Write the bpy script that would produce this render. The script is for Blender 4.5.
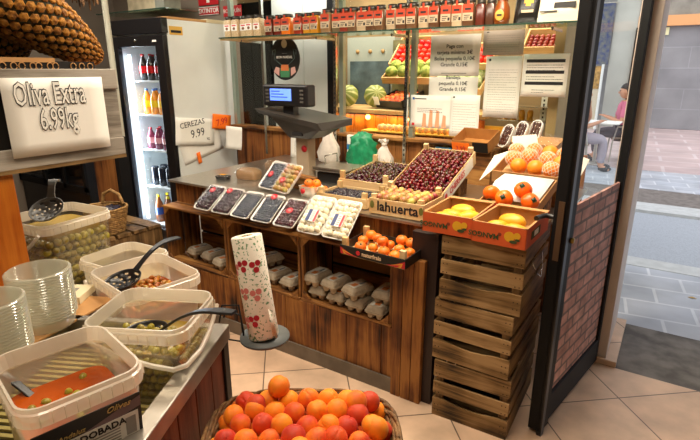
import bpy, math, random
from mathutils import Vector, Matrix, Euler, noise as mnoise
R = math.radians
rnd = random.Random(11)
for o in list(bpy.data.objects): bpy.data.objects.remove(o)
scn = bpy.context.scene
COL = scn.collection

# ------------------------------------------------------------------ camera
cam = bpy.data.cameras.new('camera'); cam.sensor_width = 36; cam.lens = 36*500/700; cam.clip_start = .02; cam.clip_end = 200
camo = bpy.data.objects.new('camera', cam); COL.objects.link(camo)
camo.location = (0, 0, 1.6); camo.rotation_euler = (R(90-16.7), 0, R(32.9)); scn.camera = camo
# ------------------------------------------------------------------ view, sky
vs = scn.view_settings; vs.view_transform = 'Standard'; vs.look = 'None'; vs.gamma = 1; vs.use_curve_mapping = False; vs.exposure = .0
w = bpy.data.worlds.new('sky'); scn.world = w; w.use_nodes = True
nt = w.node_tree; bg = nt.nodes['Background']
sky = nt.nodes.new('ShaderNodeTexSky'); sky.sky_type = 'NISHITA'; sky.sun_disc = False; sky.sun_elevation = R(50); sky.sun_rotation = R(200); sky.air_density = 1.0; sky.dust_density = 3
mxs = nt.nodes.new('ShaderNodeMix'); mxs.data_type = 'RGBA'; mxs.inputs['Factor'].default_value = .8; mxs.inputs['B'].default_value = (2.5, 2.47, 2.5, 1)
nt.links.new(sky.outputs[0], mxs.inputs['A']); nt.links.new(mxs.outputs['Result'], bg.inputs[0]); bg.inputs[1].default_value = .60
def area(name, loc, rot, sx, sy, watts, col):
    l = bpy.data.lights.new(name, 'AREA'); l.shape = 'RECTANGLE'; l.size = sx; l.size_y = sy; l.energy = watts; l.color = col
    o = bpy.data.objects.new(name, l); o.location = loc; o.rotation_euler = [R(a) for a in rot]; COL.objects.link(o); return o
area('ceiling_light_counter', (-1.5, 1.55, 2.62), (8, 0, 0), 2.0, .35, 54, (1, .86, .68))
area('ceiling_light_fruit', (-.75, 2.35, 2.62), (0, 0, 0), .8, .35, 40, (1, .85, .66))
area('ceiling_light_stand', (-.6, .3, 2.62), (0, 0, 0), 1.0, .4, 19, (1, .84, .64))
area('added_fill_aisle', (-3.7, 2.3, 2.62), (14, 0, 0), .9, .3, 14, (1, .95, .86))  # added fill lamp, brightens the red sign and wall above the fridge
area('ceiling_light_rear', (-3.2, 1.2, 2.62), (0, 0, 0), 1.2, .5, 24, (1, .9, .76))
area('added_fill_panel_door', (-2.75, 3.50, 2.45), (36, 0, 0), .5, .08, 9, (1, .95, .88))  # unseen fill lamp, added to brighten the white panel door
area('added_fill_planks', (-2.05, 3.66, 1.225), (20, 0, 0), 1.5, .03, 3.5, (1, .72, .35))  # added lamp that strengthens the glow of the bulbs on the planks
area('back_room_light', (-1.9, 4.0, 2.55), (0, 0, 0), 2.4, .5, 60, (1, .85, .6))

# ------------------------------------------------------------------ materials
MATS = {}
def newmat(name):
    m = bpy.data.materials.new(name); m.use_nodes = True; MATS[name] = m
    return m, m.node_tree.nodes, m.node_tree.links, m.node_tree.nodes['Principled BSDF']
def hexc(h):
    f = lambda v: v/12.92 if v <= .04045 else ((v+.055)/1.055)**2.4
    return tuple(f(int(h[i:i+2], 16)/255) for i in (0, 2, 4)) + (1,)
def pm(name, c, rough=.6, metal=0, var=0, scale=20, bump=0, spec=.5, emit=None, es=0, orand=0, coat=0, c2=None, sss=0):
    if name in MATS: return MATS[name]
    m, N, L, b = newmat(name)
    c = hexc(c) if isinstance(c, str) else c
    b.inputs['Base Color'].default_value = c; b.inputs['Roughness'].default_value = rough; b.inputs['Metallic'].default_value = metal
    b.inputs['Specular IOR Level'].default_value = spec; b.inputs['Coat Weight'].default_value = coat
    if sss: b.inputs['Subsurface Weight'].default_value = sss; b.inputs['Subsurface Scale'].default_value = .01
    if emit: b.inputs['Emission Color'].default_value = hexc(emit); b.inputs['Emission Strength'].default_value = es
    tc = N.new('ShaderNodeTexCoord'); out = None
    if var or bump or c2:
        no = N.new('ShaderNodeTexNoise'); no.inputs['Scale'].default_value = scale; no.inputs['Detail'].default_value = 5
        L.new(tc.outputs['Object'], no.inputs['Vector'])
        if orand or c2:
            oi = N.new('ShaderNodeObjectInfo'); va = N.new('ShaderNodeVectorMath'); va.operation = 'SCALE'; va.inputs['Scale'].default_value = 31
            cb = N.new('ShaderNodeCombineXYZ'); L.new(oi.outputs['Random'], cb.inputs[0]); L.new(cb.outputs[0], va.inputs[0])
            ad = N.new('ShaderNodeVectorMath'); L.new(tc.outputs['Object'], ad.inputs[0]); L.new(va.outputs[0], ad.inputs[1]); L.new(ad.outputs[0], no.inputs['Vector'])
        if var or c2:
            r = N.new('ShaderNodeValToRGB'); L.new(no.outputs['Fac'], r.inputs[0])
            e = r.color_ramp.elements
            e[0].position = .36; e[1].position = .64
            if c2: e[0].color = c; e[1].color = hexc(c2) if isinstance(c2, str) else c2
            else:
                e[0].color = tuple(v*(1-var) for v in c[:3])+(1,); e[1].color = tuple(min(1, v*(1+var)) for v in c[:3])+(1,)
            out = r.outputs[0]
        if bump:
            bp = N.new('ShaderNodeBump'); bp.inputs['Strength'].default_value = bump; bp.inputs['Distance'].default_value = .01
            L.new(no.outputs['Fac'], bp.inputs['Height']); L.new(bp.outputs[0], b.inputs['Normal'])
    if orand:
        oi = N.new('ShaderNodeObjectInfo'); hs = N.new('ShaderNodeHueSaturation')
        mr = N.new('ShaderNodeMapRange'); mr.inputs[3].default_value = 1-orand; mr.inputs[4].default_value = 1+orand
        L.new(oi.outputs['Random'], mr.inputs[0]); L.new(mr.outputs[0], hs.inputs['Value'])
        mh = N.new('ShaderNodeMapRange'); mh.inputs[3].default_value = .5-orand*.05; mh.inputs[4].default_value = .5+orand*.05
        L.new(oi.outputs['Random'], mh.inputs[0]); L.new(mh.outputs[0], hs.inputs['Hue'])
        if out: L.new(out, hs.inputs['Color'])
        else: hs.inputs['Color'].default_value = c
        out = hs.outputs[0]
    if out: L.new(out, b.inputs['Base Color'])
    return m
def wood(name, dark, mid, light, axis=0, sc=1.0, rough=.6, knots=True):
    """grain runs along the object axis given"""
    m, N, L, b = newmat(name)
    tc = N.new('ShaderNodeTexCoord'); mp = N.new('ShaderNodeMapping')
    s = [26*sc]*3; s[axis] = 1.6*sc; mp.inputs['Scale'].default_value = s
    oi = N.new('ShaderNodeObjectInfo'); cb = N.new('ShaderNodeCombineXYZ')
    mu = N.new('ShaderNodeMath'); mu.operation = 'MULTIPLY'; mu.inputs[1].default_value = 40; L.new(oi.outputs['Random'], mu.inputs[0])
    for k in range(3): L.new(mu.outputs[0], cb.inputs[k])
    L.new(cb.outputs[0], mp.inputs['Location']); L.new(tc.outputs['Object'], mp.inputs['Vector'])
    n1 = N.new('ShaderNodeTexNoise'); n1.inputs['Scale'].default_value = 1.0; n1.inputs['Detail'].default_value = 8; n1.inputs['Roughness'].default_value = .65; n1.inputs['Distortion'].default_value = .6
    L.new(mp.outputs[0], n1.inputs['Vector'])
    n2 = N.new('ShaderNodeTexNoise'); n2.inputs['Scale'].default_value = 3.5; n2.inputs['Detail'].default_value = 3
    L.new(tc.outputs['Object'], n2.inputs['Vector'])
    mx = N.new('ShaderNodeMath'); mx.operation = 'MULTIPLY_ADD'; mx.inputs[1].default_value = .45
    L.new(n2.outputs['Fac'], mx.inputs[0])
    m2 = N.new('ShaderNodeMath'); m2.operation = 'MULTIPLY'; m2.inputs[1].default_value = .62; L.new(n1.outputs['Fac'], m2.inputs[0]); L.new(m2.outputs[0], mx.inputs[2])
    r = N.new('ShaderNodeValToRGB'); e = r.color_ramp.elements
    e[0].position = .42; e[0].color = hexc(dark); e[1].position = .62; e[1].color = hexc(light)
    k = e.new(.51); k.color = hexc(mid)
    L.new(mx.outputs[0], r.inputs[0]); L.new(r.outputs[0], b.inputs['Base Color'])
    b.inputs['Roughness'].default_value = rough; b.inputs['Specular IOR Level'].default_value = .35
    bp = N.new('ShaderNodeBump'); bp.inputs['Strength'].default_value = .35; bp.inputs['Distance'].default_value = .004
    L.new(n1.outputs['Fac'], bp.inputs['Height']); L.new(bp.outputs[0], b.inputs['Normal'])
    return m
def clear(name, tint, trans=.8, rough=.05, gl=(1, 1, 1, 1), bump=0, bscale=60, diffuse=None, dfac=.3, k=.55):
    """thin see-through sheet: transparent mixed with gloss (and optionally a milky diffuse)"""
    m, N, L, b = newmat(name); N.remove(b); out = N['Material Output']
    t = N.new('ShaderNodeBsdfTransparent'); t.inputs[0].default_value = tint
    g = N.new('ShaderNodeBsdfGlossy'); g.inputs['Color'].default_value = gl; g.inputs['Roughness'].default_value = rough
    fr = N.new('ShaderNodeLayerWeight'); fr.inputs[0].default_value = .22
    ma = N.new('ShaderNodeMath'); ma.operation = 'MULTIPLY_ADD'; ma.inputs[1].default_value = k; ma.inputs[2].default_value = 1-trans; ma.use_clamp = True
    L.new(fr.outputs['Facing'], ma.inputs[0])
    mx = N.new('ShaderNodeMixShader'); L.new(ma.outputs[0], mx.inputs[0]); L.new(t.outputs[0], mx.inputs[1]); L.new(g.outputs[0], mx.inputs[2])
    res = mx.outputs[0]
    if diffuse:
        d = N.new('ShaderNodeBsdfDiffuse'); d.inputs[0].default_value = diffuse
        tl = N.new('ShaderNodeBsdfTranslucent'); tl.inputs[0].default_value = diffuse
        md = N.new('ShaderNodeMixShader'); md.inputs[0].default_value = .45; L.new(d.outputs[0], md.inputs[1]); L.new(tl.outputs[0], md.inputs[2])
        m3 = N.new('ShaderNodeMixShader'); m3.inputs[0].default_value = dfac; L.new(res, m3.inputs[1]); L.new(md.outputs[0], m3.inputs[2]); res = m3.outputs[0]
    if bump:
        tc = N.new('ShaderNodeTexCoord'); no = N.new('ShaderNodeTexNoise'); no.inputs['Scale'].default_value = bscale; no.inputs['Distortion'].default_value = 1.5
        L.new(tc.outputs['Object'], no.inputs[0]); bp = N.new('ShaderNodeBump'); bp.inputs['Strength'].default_value = bump; bp.inputs['Distance'].default_value = .01
        L.new(no.outputs['Fac'], bp.inputs['Height']); L.new(bp.outputs[0], g.inputs['Normal']); L.new(bp.outputs[0], fr.inputs['Normal'])
    L.new(res, out.inputs[0]); return m
def tiles(name, c1, c2, grout, w_, h_, mortar, rot=0, origin=(0, 0), offset=0.0, plane='xy', rough=.4, bump=.3, nscale=3, spec=.5, noisec=.5):
    m, N, L, b = newmat(name)
    tc = N.new('ShaderNodeTexCoord'); vec = tc.outputs['Object']
    if plane != 'xy':
        sp = N.new('ShaderNodeSeparateXYZ'); cb = N.new('ShaderNodeCombineXYZ'); L.new(vec, sp.inputs[0])
        a, c = {'xz': (0, 2), 'yz': (1, 2)}[plane]; L.new(sp.outputs[a], cb.inputs[0]); L.new(sp.outputs[c], cb.inputs[1]); vec = cb.outputs[0]
    mp = N.new('ShaderNodeMapping'); mp.inputs['Rotation'].default_value = (0, 0, -R(rot))
    ca, sa = math.cos(-R(rot)), math.sin(-R(rot)); ox, oy = origin
    mp.inputs['Location'].default_value = (-(ca*ox-sa*oy), -(sa*ox+ca*oy), 0)
    L.new(vec, mp.inputs['Vector'])
    br = N.new('ShaderNodeTexBrick'); br.offset = offset; br.squash = 1; br.inputs['Scale'].default_value = 1
    br.inputs['Brick Width'].default_value = w_; br.inputs['Row Height'].default_value = h_; br.inputs['Mortar Size'].default_value = mortar; br.inputs['Mortar Smooth'].default_value = .2
    br.inputs['Color1'].default_value = hexc(c1); br.inputs['Color2'].default_value = hexc(c2); br.inputs['Mortar'].default_value = hexc(grout)
    L.new(mp.outputs[0], br.inputs['Vector'])
    no = N.new('ShaderNodeTexNoise'); no.inputs['Scale'].default_value = nscale; no.inputs['Detail'].default_value = 6; L.new(tc.outputs['Object'], no.inputs[0])
    mr = N.new('ShaderNodeMapRange'); mr.inputs[1].default_value = .3; mr.inputs[2].default_value = .7; mr.inputs[3].default_value = 1-noisec*.5; mr.inputs[4].default_value = 1+noisec*.3
    L.new(no.outputs['Fac'], mr.inputs[0])
    hs = N.new('ShaderNodeHueSaturation'); L.new(br.outputs['Color'], hs.inputs['Color']); L.new(mr.outputs[0], hs.inputs['Value'])
    L.new(hs.outputs[0], b.inputs['Base Color']); b.inputs['Roughness'].default_value = rough; b.inputs['Specular IOR Level'].default_value = spec
    iv = N.new('ShaderNodeMath'); iv.operation = 'SUBTRACT'; iv.inputs[0].default_value = 1; L.new(br.outputs['Fac'], iv.inputs[1])
    bp = N.new('ShaderNodeBump'); bp.inputs['Strength'].default_value = bump; bp.inputs['Distance'].default_value = .005
    L.new(iv.outputs[0], bp.inputs['Height']); L.new(bp.outputs[0], b.inputs['Normal'])
    return m

W_counter = wood('counter_plank_wood', '241206', '6e3f1a', '9c6831', 2)
W_box = wood('brown_crate_wood', '2c190a', '774b22', 'aa7a40', 0)
W_boxz = wood('brown_crate_wood_upright', '2c190a', '714620', 'a07038', 2)
W_boxy = wood('brown_crate_wood_deep', '2c190a', '714620', 'a07038', 1)
W_grey = wood('weathered_crate_wood', '241a0f', '775a34', 'a5855a', 0)
W_greyy = wood('weathered_crate_wood_deep', '241a0f', '6e5330', '98794c', 1)
W_greyz = wood('weathered_crate_wood_upright', '241a0f', '5c4528', '846742', 2)
W_pale = wood('pale_fruit_crate_wood', 'b58d56', 'd0ab74', 'e0c292', 0, .6)
W_paley = wood('pale_fruit_crate_wood_deep', 'b58d56', 'd0ab74', 'e0c292', 1, .6)
W_orange = wood('orange_varnished_wood', '5e2a08', 'a8560f', 'cc7a24', 2, .5, .35)
W_wall = wood('wall_plank_wood', '4a2812', '7d4a22', '9c6632', 2, .8)
W_stand = wood('stand_plank_wood', '33140c', '62301f', '83482f', 2)
M_black = pm('black_metal', '0c0c0e', .6, spec=.25); M_blackp = pm('black_plastic', '161517', .35)
M_dark = pm('dark_void_paint', '0c0b0a', .8)
M_steel = pm('brushed_steel', 'b9b3a8', .28, .9, .08, 60); M_chrome = pm('chrome', 'd0d4d0', .15, 1)
M_alu = pm('worn_zinc', '9b948a', .35, .7, .15, 14)
M_white = pm('white_enamel', 'dfe3e0', .35, var=.03, scale=4); M_paper = pm('white_paper', 'f0eee6', .8, var=.03, scale=8)
M_ink = pm('black_ink', '1c1a1c', .7); M_red = pm('red_print', 'c8202a', .5); M_orange = pm('orange_card', 'ff7a14', .7)
M_card = pm('brown_cardboard', 'b98a55', .85, var=.08, scale=12); M_cardo = pm('orange_printed_cardboard', 'c9531f', .6, var=.06, scale=9)
M_beige = pm('beige_paint', 'c2b3a8', .5, var=.05, scale=3)
M_glass = clear('window_glass', (.97, .985, .98, 1), .992, .01, k=.10)
M_gshelf = clear('shelf_glass', (.7, .86, .78, 1), .85, .02)
M_gedge = pm('green_glass_edge', '2c4438', .15, spec=.8)
M_film = clear('cling_film', (1, 1, 1, 1), .995, .06, bump=1.0, bscale=38, k=.32)
M_pail = clear('translucent_pail_plastic', (.98, .93, .82, 1), .93, .2, diffuse=(.90, .84, .70, 1), dfac=.36)
M_rim = clear('milky_pail_rim_plastic', (.98, .95, .88, 1), .85, .25, diffuse=(.95, .90, .80, 1), dfac=.55)
M_tub = clear('clear_tub_plastic', (.9, .93, .9, 1), .86, .08, diffuse=(.88, .86, .74, 1), dfac=.36)

# ------------------------------------------------------------------ mesh builder
class MB:
    def __init__(s): s.v = []; s.f = []; s.m = []; s.s = []
    def add(s, vs, fs, m=0, sm=False, M=None):
        b = len(s.v)
        for q in vs:
            q = Vector(q)
            s.v.append(tuple(M @ q) if M is not None else tuple(q))
        for f in fs: s.f.append(tuple(b+i for i in f)); s.m.append(m); s.s.append(sm)
        return s
    def box(s, c, d, rot=None, m=0, M=None):
        x, y, z = (k/2 for k in d)
        vs = [(-x,-y,-z),(x,-y,-z),(x,y,-z),(-x,y,-z),(-x,-y,z),(x,-y,z),(x,y,z),(-x,y,z)]
        T = Matrix.Translation(c) @ (Euler([R(a) for a in rot]).to_matrix().to_4x4() if rot else Matrix())
        if M is not None: T = M @ T
        return s.add(vs, [(3,2,1,0),(4,5,6,7),(0,1,5,4),(1,2,6,5),(2,3,7,6),(3,0,4,7)], m, False, T)
    def b2(s, a, b, m=0):   # box by two corners
        return s.box([(p+q)/2 for p, q in zip(a, b)], [abs(q-p) for p, q in zip(a, b)], None, m)
    def rings(s, rings, m=0, sm=True, cap0=True, cap1=True, close=True, M=None):
        n = len(rings[0]); vs = [q for r in rings for q in r]; fs = []
        for i in range(len(rings)-1):
            for j in range(n if close else n-1):
                k = (j+1) % n; fs.append((i*n+j, i*n+k, (i+1)*n+k, (i+1)*n+j))
        s.add(vs, fs, m, sm, M)
        if cap0: s.add(rings[0], [tuple(range(n))[::-1]], m, False, M)
        if cap1: s.add(rings[-1], [tuple(range(n))], m, False, M)
        return s
    def lathe(s, prof, n=24, c=(0,0,0), m=0, sm=True, cap0=False, cap1=False, M=None):
        rs = [[(c[0]+r*math.cos(2*math.pi*k/n), c[1]+r*math.sin(2*math.pi*k/n), c[2]+z) for k in range(n)] for r, z in prof]
        return s.rings(rs, m, sm, cap0, cap1, True, M)
    def tube(s, pts, r, n=8, m=0, caps=True, M=None):
        pts = [Vector(p) for p in pts]; rs = r if isinstance(r, (list, tuple)) else [r]*len(pts); out = []
        up = Vector((0, 0, 1)); prev = None
        for i, p in enumerate(pts):
            d = (pts[min(i+1, len(pts)-1)]-pts[max(i-1, 0)]).normalized()
            if prev is None: a = d.cross(up if abs(d.z) < .9 else Vector((1, 0, 0))).normalized()
            else: a = (prev - d*prev.dot(d)).normalized()
            prev = a; b = d.cross(a)
            out.append([tuple(p+(a*math.cos(2*math.pi*k/n)+b*math.sin(2*math.pi*k/n))*rs[i]) for k in range(n)])
        return s.rings(out, m, True, caps, caps, True, M)
    def ball(s, c, r, n=12, h=8, sc=(1,1,1), m=0, M=None, fn=None):
        rs = []
        for i in range(1, h):
            t = math.pi*i/h; ring = []
            for k in range(n):
                a = 2*math.pi*k/n; q = Vector((math.sin(t)*math.cos(a), math.sin(t)*math.sin(a), -math.cos(t)))
                if fn: q = fn(q)
                ring.append((c[0]+q.x*r*sc[0], c[1]+q.y*r*sc[1], c[2]+q.z*r*sc[2]))
            rs.append(ring)
        s.rings(rs, m, True, False, False, True, M)
        for q, ring, fl in ((Vector((0,0,-1)), rs[0], 1), (Vector((0,0,1)), rs[-1], 0)):
            if fn: q = fn(q)
            p = (c[0]+q.x*r*sc[0], c[1]+q.y*r*sc[1], c[2]+q.z*r*sc[2])
            s.add([p]+ring, [((0, (k+1) % n+1, k+1) if fl else (0, k+1, (k+1) % n+1)) for k in range(n)], m, True, M)
        return s
    def poly(s, pts, m=0): return s.add(pts, [tuple(range(len(pts)))], m)
    def prism(s, pts, z0, z1, m=0, M=None):   # pts xy outline ccw
        n = len(pts); s.rings([[(x, y, z0) for x, y in pts], [(x, y, z1) for x, y in pts]], m, False, True, True, True, M); return s
    def build(s, name, mats, parent=None, loc=(0,0,0), rot=(0,0,0), bevel=0, solid=0, sub=0):
        me = bpy.data.meshes.new(name); me.from_pydata(s.v, [], s.f)
        mats = mats if isinstance(mats, (list, tuple)) else [mats]
        for q in mats: me.materials.append(q)
        me.polygons.foreach_set('material_index', s.m); me.polygons.foreach_set('use_smooth', s.s); me.update()
        o = bpy.data.objects.new(name, me); COL.objects.link(o); o.location = loc; o.rotation_euler = [R(a) for a in rot]
        if parent: o.parent = parent
        if solid: q = o.modifiers.new('solid', 'SOLIDIFY'); q.thickness = solid; q.offset = 0
        if bevel: q = o.modifiers.new('bevel', 'BEVEL'); q.width = bevel; q.segments = 2; q.limit_method = 'ANGLE'; q.angle_limit = R(50)
        if sub: q = o.modifiers.new('sub', 'SUBSURF'); q.levels = sub; q.render_levels = sub
        return o
def tag(o, label, cat, group=None, kind=None):
    if label: o['label'] = label
    if cat: o['category'] = cat
    if group: o['group'] = group
    if kind: o['kind'] = kind
    return o
def thing(name, label, cat, loc=(0,0,0), rot=(0,0,0), group=None):
    o = bpy.data.objects.new(name, None); COL.objects.link(o); o.location = loc; o.rotation_euler = [R(a) for a in rot]; o.empty_display_size = .05
    return tag(o, label, cat, group)
def kids(o): return [c for c in bpy.data.objects if c.parent == o]
TREE = {}
def dup(root, loc, rot=None, label=None, group=None, scale=None):
    def tree(o):
        return (o, [tree(c) for c in kids(o)])
    if root.name not in TREE: TREE[root.name] = tree(root)
    def cp(node, par):
        o, ch = node; c = o.copy(); COL.objects.link(c); c.parent = par
        for k in ch: cp(k, c)
        return c
    r = cp(TREE[root.name], None); r.location = loc
    if rot is not None: r.rotation_euler = [R(a) for a in rot]
    if scale: r.scale = (scale,)*3 if not isinstance(scale, tuple) else scale
    if label: r['label'] = label
    if group: r['group'] = group
    return r
def struct(name, mb, mats, **k):
    o = mb.build(name, mats, **k); o['kind'] = 'structure'; return o
def text(s, size, parent, loc, rot, mat, name='lettering', align='CENTER', ext=.0006, bold=0, sx=1, shear=0):
    cu = bpy.data.curves.new(name, 'FONT'); cu.body = s; cu.size = size; cu.align_x = align; cu.align_y = 'CENTER'; cu.extrude = ext; cu.offset = bold; cu.shear = shear; cu.resolution_u = 2; cu.space_line = 1.15
    t = bpy.data.objects.new('tmp', cu); COL.objects.link(t); bpy.context.view_layer.update()
    me = bpy.data.meshes.new_from_object(t.evaluated_get(bpy.context.evaluated_depsgraph_get())); bpy.data.objects.remove(t)
    me.name = name; me.materials.clear(); me.materials.append(mat)
    o = bpy.data.objects.new(name, me); COL.objects.link(o); o.location = loc; o.rotation_euler = [R(a) for a in rot]; o.scale = (sx, 1, 1)
    if parent: o.parent = parent
    return o
def rrect(w_, d_, r, z, n=5):
    pts = []
    for cx, cy, a0 in ((w_/2-r, d_/2-r, 0), (-w_/2+r, d_/2-r, 90), (-w_/2+r, -d_/2+r, 180), (w_/2-r, -d_/2+r, 270)):
        for k in range(n+1):
            a = R(a0+90*k/n); pts.append((cx+r*math.cos(a), cy+r*math.sin(a), z))
    return pts
def sheet(name, w_, h_, mat, parent, loc, rot, th=.0012, curl=0):   # paper in local xz, facing -y
    mb = MB(); nx, nz = 6, 6; vs = []
    for j in range(nz+1):
        for i in range(nx+1):
            x = (i/nx-.5)*w_; z = (j/nz-.5)*h_
            y = -curl*((2*x/w_)**2*.3 + (max(0, -2*z/h_))**2)
            vs.append((x, y, z))
    fs = [(j*(nx+1)+i, j*(nx+1)+i+1, (j+1)*(nx+1)+i+1, (j+1)*(nx+1)+i) for j in range(nz) for i in range(nx)]
    mb.add(vs, fs, 0, True); return mb.build(name, mat, parent, loc, rot, solid=th)
def lines(name, w_, rows, z0, dz, parent, mat, loc, rot, hh=.003, seed=1):
    """rows of tiny print, as short dark strokes"""
    r = random.Random(seed); mb = MB()
    for k in range(rows):
        x = -w_/2; z = z0-k*dz
        end = w_/2*(1 if r.random() < .7 else r.uniform(0, .6))
        while x < end:
            l = r.uniform(.004, .013); mb.b2((x, -.0004, z-hh/2), (min(x+l, w_/2), 0, z+hh/2)); x += l+.0035
    return mb.build(name, mat, parent, loc, rot)

# ================================================================== STRUCTURE
M_tile = tiles('terracotta_floor_tile', 'd4b294', 'dcbc9e', '6d5a4c', .45, .45, .0035, 40, (-.035, 2.572), rough=.35, nscale=5, noisec=.5)
M_pave = tiles('blue_grey_paving', 'b2b6bc', 'a6acb4', 'c6cace', .42, .28, .012, 8, rough=.8, offset=.5, nscale=2, noisec=.5)
M_pink = tiles('pinkish_paving', 'c0aca8', 'bca8a6', 'ccbebc', 1.2, .6, .03, 4, rough=.8, offset=.5, nscale=1.2, noisec=.4)
M_asph = pm('grey_asphalt', 'a0a6ac', .9, var=.12, scale=90); M_ramp = pm('dark_cement_ramp', '6a655f', .9, var=.35, scale=7, bump=.4)
M_kerb = pm('pale_kerb_stone', 'b9bcba', .85, var=.08, scale=12); M_dkerb = pm('dark_gutter', '736c66', .9, var=.2, scale=14)
M_stone = tiles('grey_stone_cladding', '8c8c8e', '858588', '96969a', 1.5, .55, .012, 0, rough=.7, offset=.5, plane='xz', nscale=1.6, noisec=.3)
M_wallp = pm('cream_wall_paint', '86796a', .8, var=.04, scale=2)
M_brick = tiles('printed_brick_panel', 'c8998a', 'ac7c70', '74625c', .16, .06, .008, 0, rough=.7, offset=.5, plane='xz', nscale=14, noisec=.9)
struct('floor', MB().b2((-5.4, -1.6, -.1), (1.8, 2.86, 0)).b2((-5.4, 2.86, -.1), (-.16, 3.4, 0)).b2((-5.4, 3.4, -.1), (-3.42, 3.6, 0)), M_tile)
struct('ceiling', MB().b2((-5.4, -1.6, 2.75), (1.8, 3.6, 2.85)), pm('ceiling_paint', 'a89c8a', .8))
struct('wall_left', MB().b2((-5.4, -1.6, 0), (-5.3, 4.6, 2.75)), M_wallp)
struct('wall_rear', MB().b2((-5.3, -1.6, 0), (1.7, -1.5, 2.75)), M_wallp)
struct('wall_right', MB().b2((1.7, -1.6, 0), (1.8, 3.4, 2.75)), M_wallp)
# facade (front wall) : solid bits around the shop window and the doorway
fw = MB().b2((-5.3, 3.5, 0), (-3.56, 3.6, 2.75)).b2((-3.42, 3.36, 2.35), (-.19, 3.46, 2.75)).b2((-.19, 3.0, 2.35), (1.2, 3.4, 2.75)).b2((1.2, 3.0, 0), (1.7, 3.4, 2.75))
struct('wall_front', fw, M_wallp)
# plank dado below the shop window
dd = MB(); x = -3.4; k = 0
while x < -.5:
    dd.b2((x+.002, 3.33, 0), (x+.108, 3.352+.004*(k % 2), 1.1)); x += .11; k += 1
dd.b2((-3.42, 3.352, 0), (-.5, 3.40, 1.1))
struct('trim_1', dd, W_wall, bevel=.002)
struct('trim_2', MB().b2((-3.42, 3.28, 1.1), (-.5, 3.40, 1.125)), W_box, bevel=.003)
# shop window panes (front pane clear)
wf = MB()
for xx in (-3.40, -2.24, -1.63, -.515): wf.b2((xx-.018, 3.335, 1.125), (xx+.018, 3.375, 2.35))
win = struct('window_1', wf, pm('aluminium_grey_green', '9aa79c', .35, .6))
MB().b2((-3.4, 3.352, 1.125), (-.515, 3.358, 2.35)).build('window_pane', M_glass, win)
w2 = MB().b2((-.5, 3.34, 0), (-.47, 3.38, 2.35)).b2((-.47, 3.34, 0), (-.20, 3.38, .12))
win2 = struct('window_2', w2, M_black)
MB().b2((-.47, 3.357, .12), (-.20, 3.362, 2.35)).build('window_pane', M_glass, win2)
struct('wall_front_jamb', MB().b2((-.165, 2.9, 0), (-.135, 3.42, 2.36)).b2((-.23, 2.88, .0), (-.135, 2.905, 2.36)), M_beige, bevel=.003).name = 'trim_3'
struct('trim_4', MB().b2((-.20, 2.86, 0), (-.08, 3.46, .035)), M_tile, bevel=.004)
# ground outdoors
struct('floor_ramp', MB().add([(-.16, 2.86, -.02), (1.9, 2.86, -.02), (1.9, 3.5, -.03), (-.16, 3.5, -.03), (-.16, 2.86, -.0), (1.9, 2.86, 0), (1.9, 3.5, -.012), (-.16, 3.5, -.012)], [(3,2,1,0),(4,5,6,7),(0,1,5,4),(1,2,6,5),(2,3,7,6),(3,0,4,7)]), M_ramp)
struct('floor_pavement', MB().b2((-6, 3.4, -.12), (6, 4.7, -.014)), M_pave)
struct('trim_5', MB().b2((-6, 4.7, -.12), (6, 4.93, -.01)), M_kerb)
struct('floor_road', MB().b2((-12, 4.93, -.2), (10, 6.75, -.04)), M_asph)
struct('trim_6', MB().b2((-14, 6.75, -.2), (10, 7.17, -.005)), M_kerb)
struct('trim_7', MB().b2((-14, 7.17, -.2), (10, 8.1, -.02)), M_dkerb)
struct('floor_far_pavement', MB().b2((-16, 8.1, -.2), (10, 9.65, -.015)), M_pave)
struct('floor_square', MB().b2((-20, 9.65, -.2), (10, 17.2, -.01)), M_pink)
bw = struct('wall_across_street', MB().b2((-1.12, 17, 0), (9, 17.3, 2.75)).b2((-9, 17.6, 0), (-1.12, 17.9, 9)), M_stone)
struct('trim_8', MB().b2((-1.9, 16.86, 2.75), (9, 17.1, 3.02)), pm('orange_fascia', 'd9a06a', .6))
struct('wall_across_street_upper', MB().b2((-1.9, 17.05, 3.02), (9, 17.4, 9)), pm('stained_render', '8d8a80', .9, var=.25, scale=2))
struct('wall_across_street_pier', MB().b2((-1.95, 16.8, 0), (-1.36, 17.6, 7)), pm('pale_stone_pier', 'b5b5ad', .8, var=.08, scale=1.5))

# ================================================================== BACK ROOM (seen through the shop window)
struct('floor_back_room', MB().b2((-4.12, 3.6, -.1), (-.68, 4.7, .0)), pm('back_room_floor', '7a6a58', .5))
struct('wall_back_room', MB().b2((-4.2, 4.6, 0), (-.66, 4.68, 2.75)).b2((-4.2, 3.6, 0), (-4.12, 4.6, 2.75)), pm('back_room_wall', '8a7554', .8, var=.2, scale=3))
struct('wall_back_room_right', MB().b2((-.72, 3.46, 0), (-.66, 4.6, 2.75)), pm('back_room_side', 'a58b5c', .8, var=.15, scale=4))
struct('ceiling_back_room', MB().b2((-4.2, 3.46, 2.7), (-.66, 4.68, 2.78)), M_wallp)
t = thing('display_counter', 'lit orange plank display counter behind the shop window glass', 'counter', (-2.05, 3.95, 0))
mb = MB(); x = -.82
while x < .8: mb.b2((x, -.24, 0), (x+.1, -.22, 1.24)); x += .104
mb.build('plank_front', W_orange, t, bevel=.002)
MB().b2((-.85, -.27, 1.25), (.85, .3, 1.28)).build('counter_top', W_pale, t)
for q in (-.55, -.15, .25):
    MB().ball((q, -.27, 1.22), .022).build('lamp_bulb', pm('warm_bulb', 'ffd070', .4, emit='ffc050', es=9), t)
t = thing('drinks_cooler', 'grey glass-front cooler standing behind the striped melons', 'cooler', (-2.57, 4.35, 0))
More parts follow.
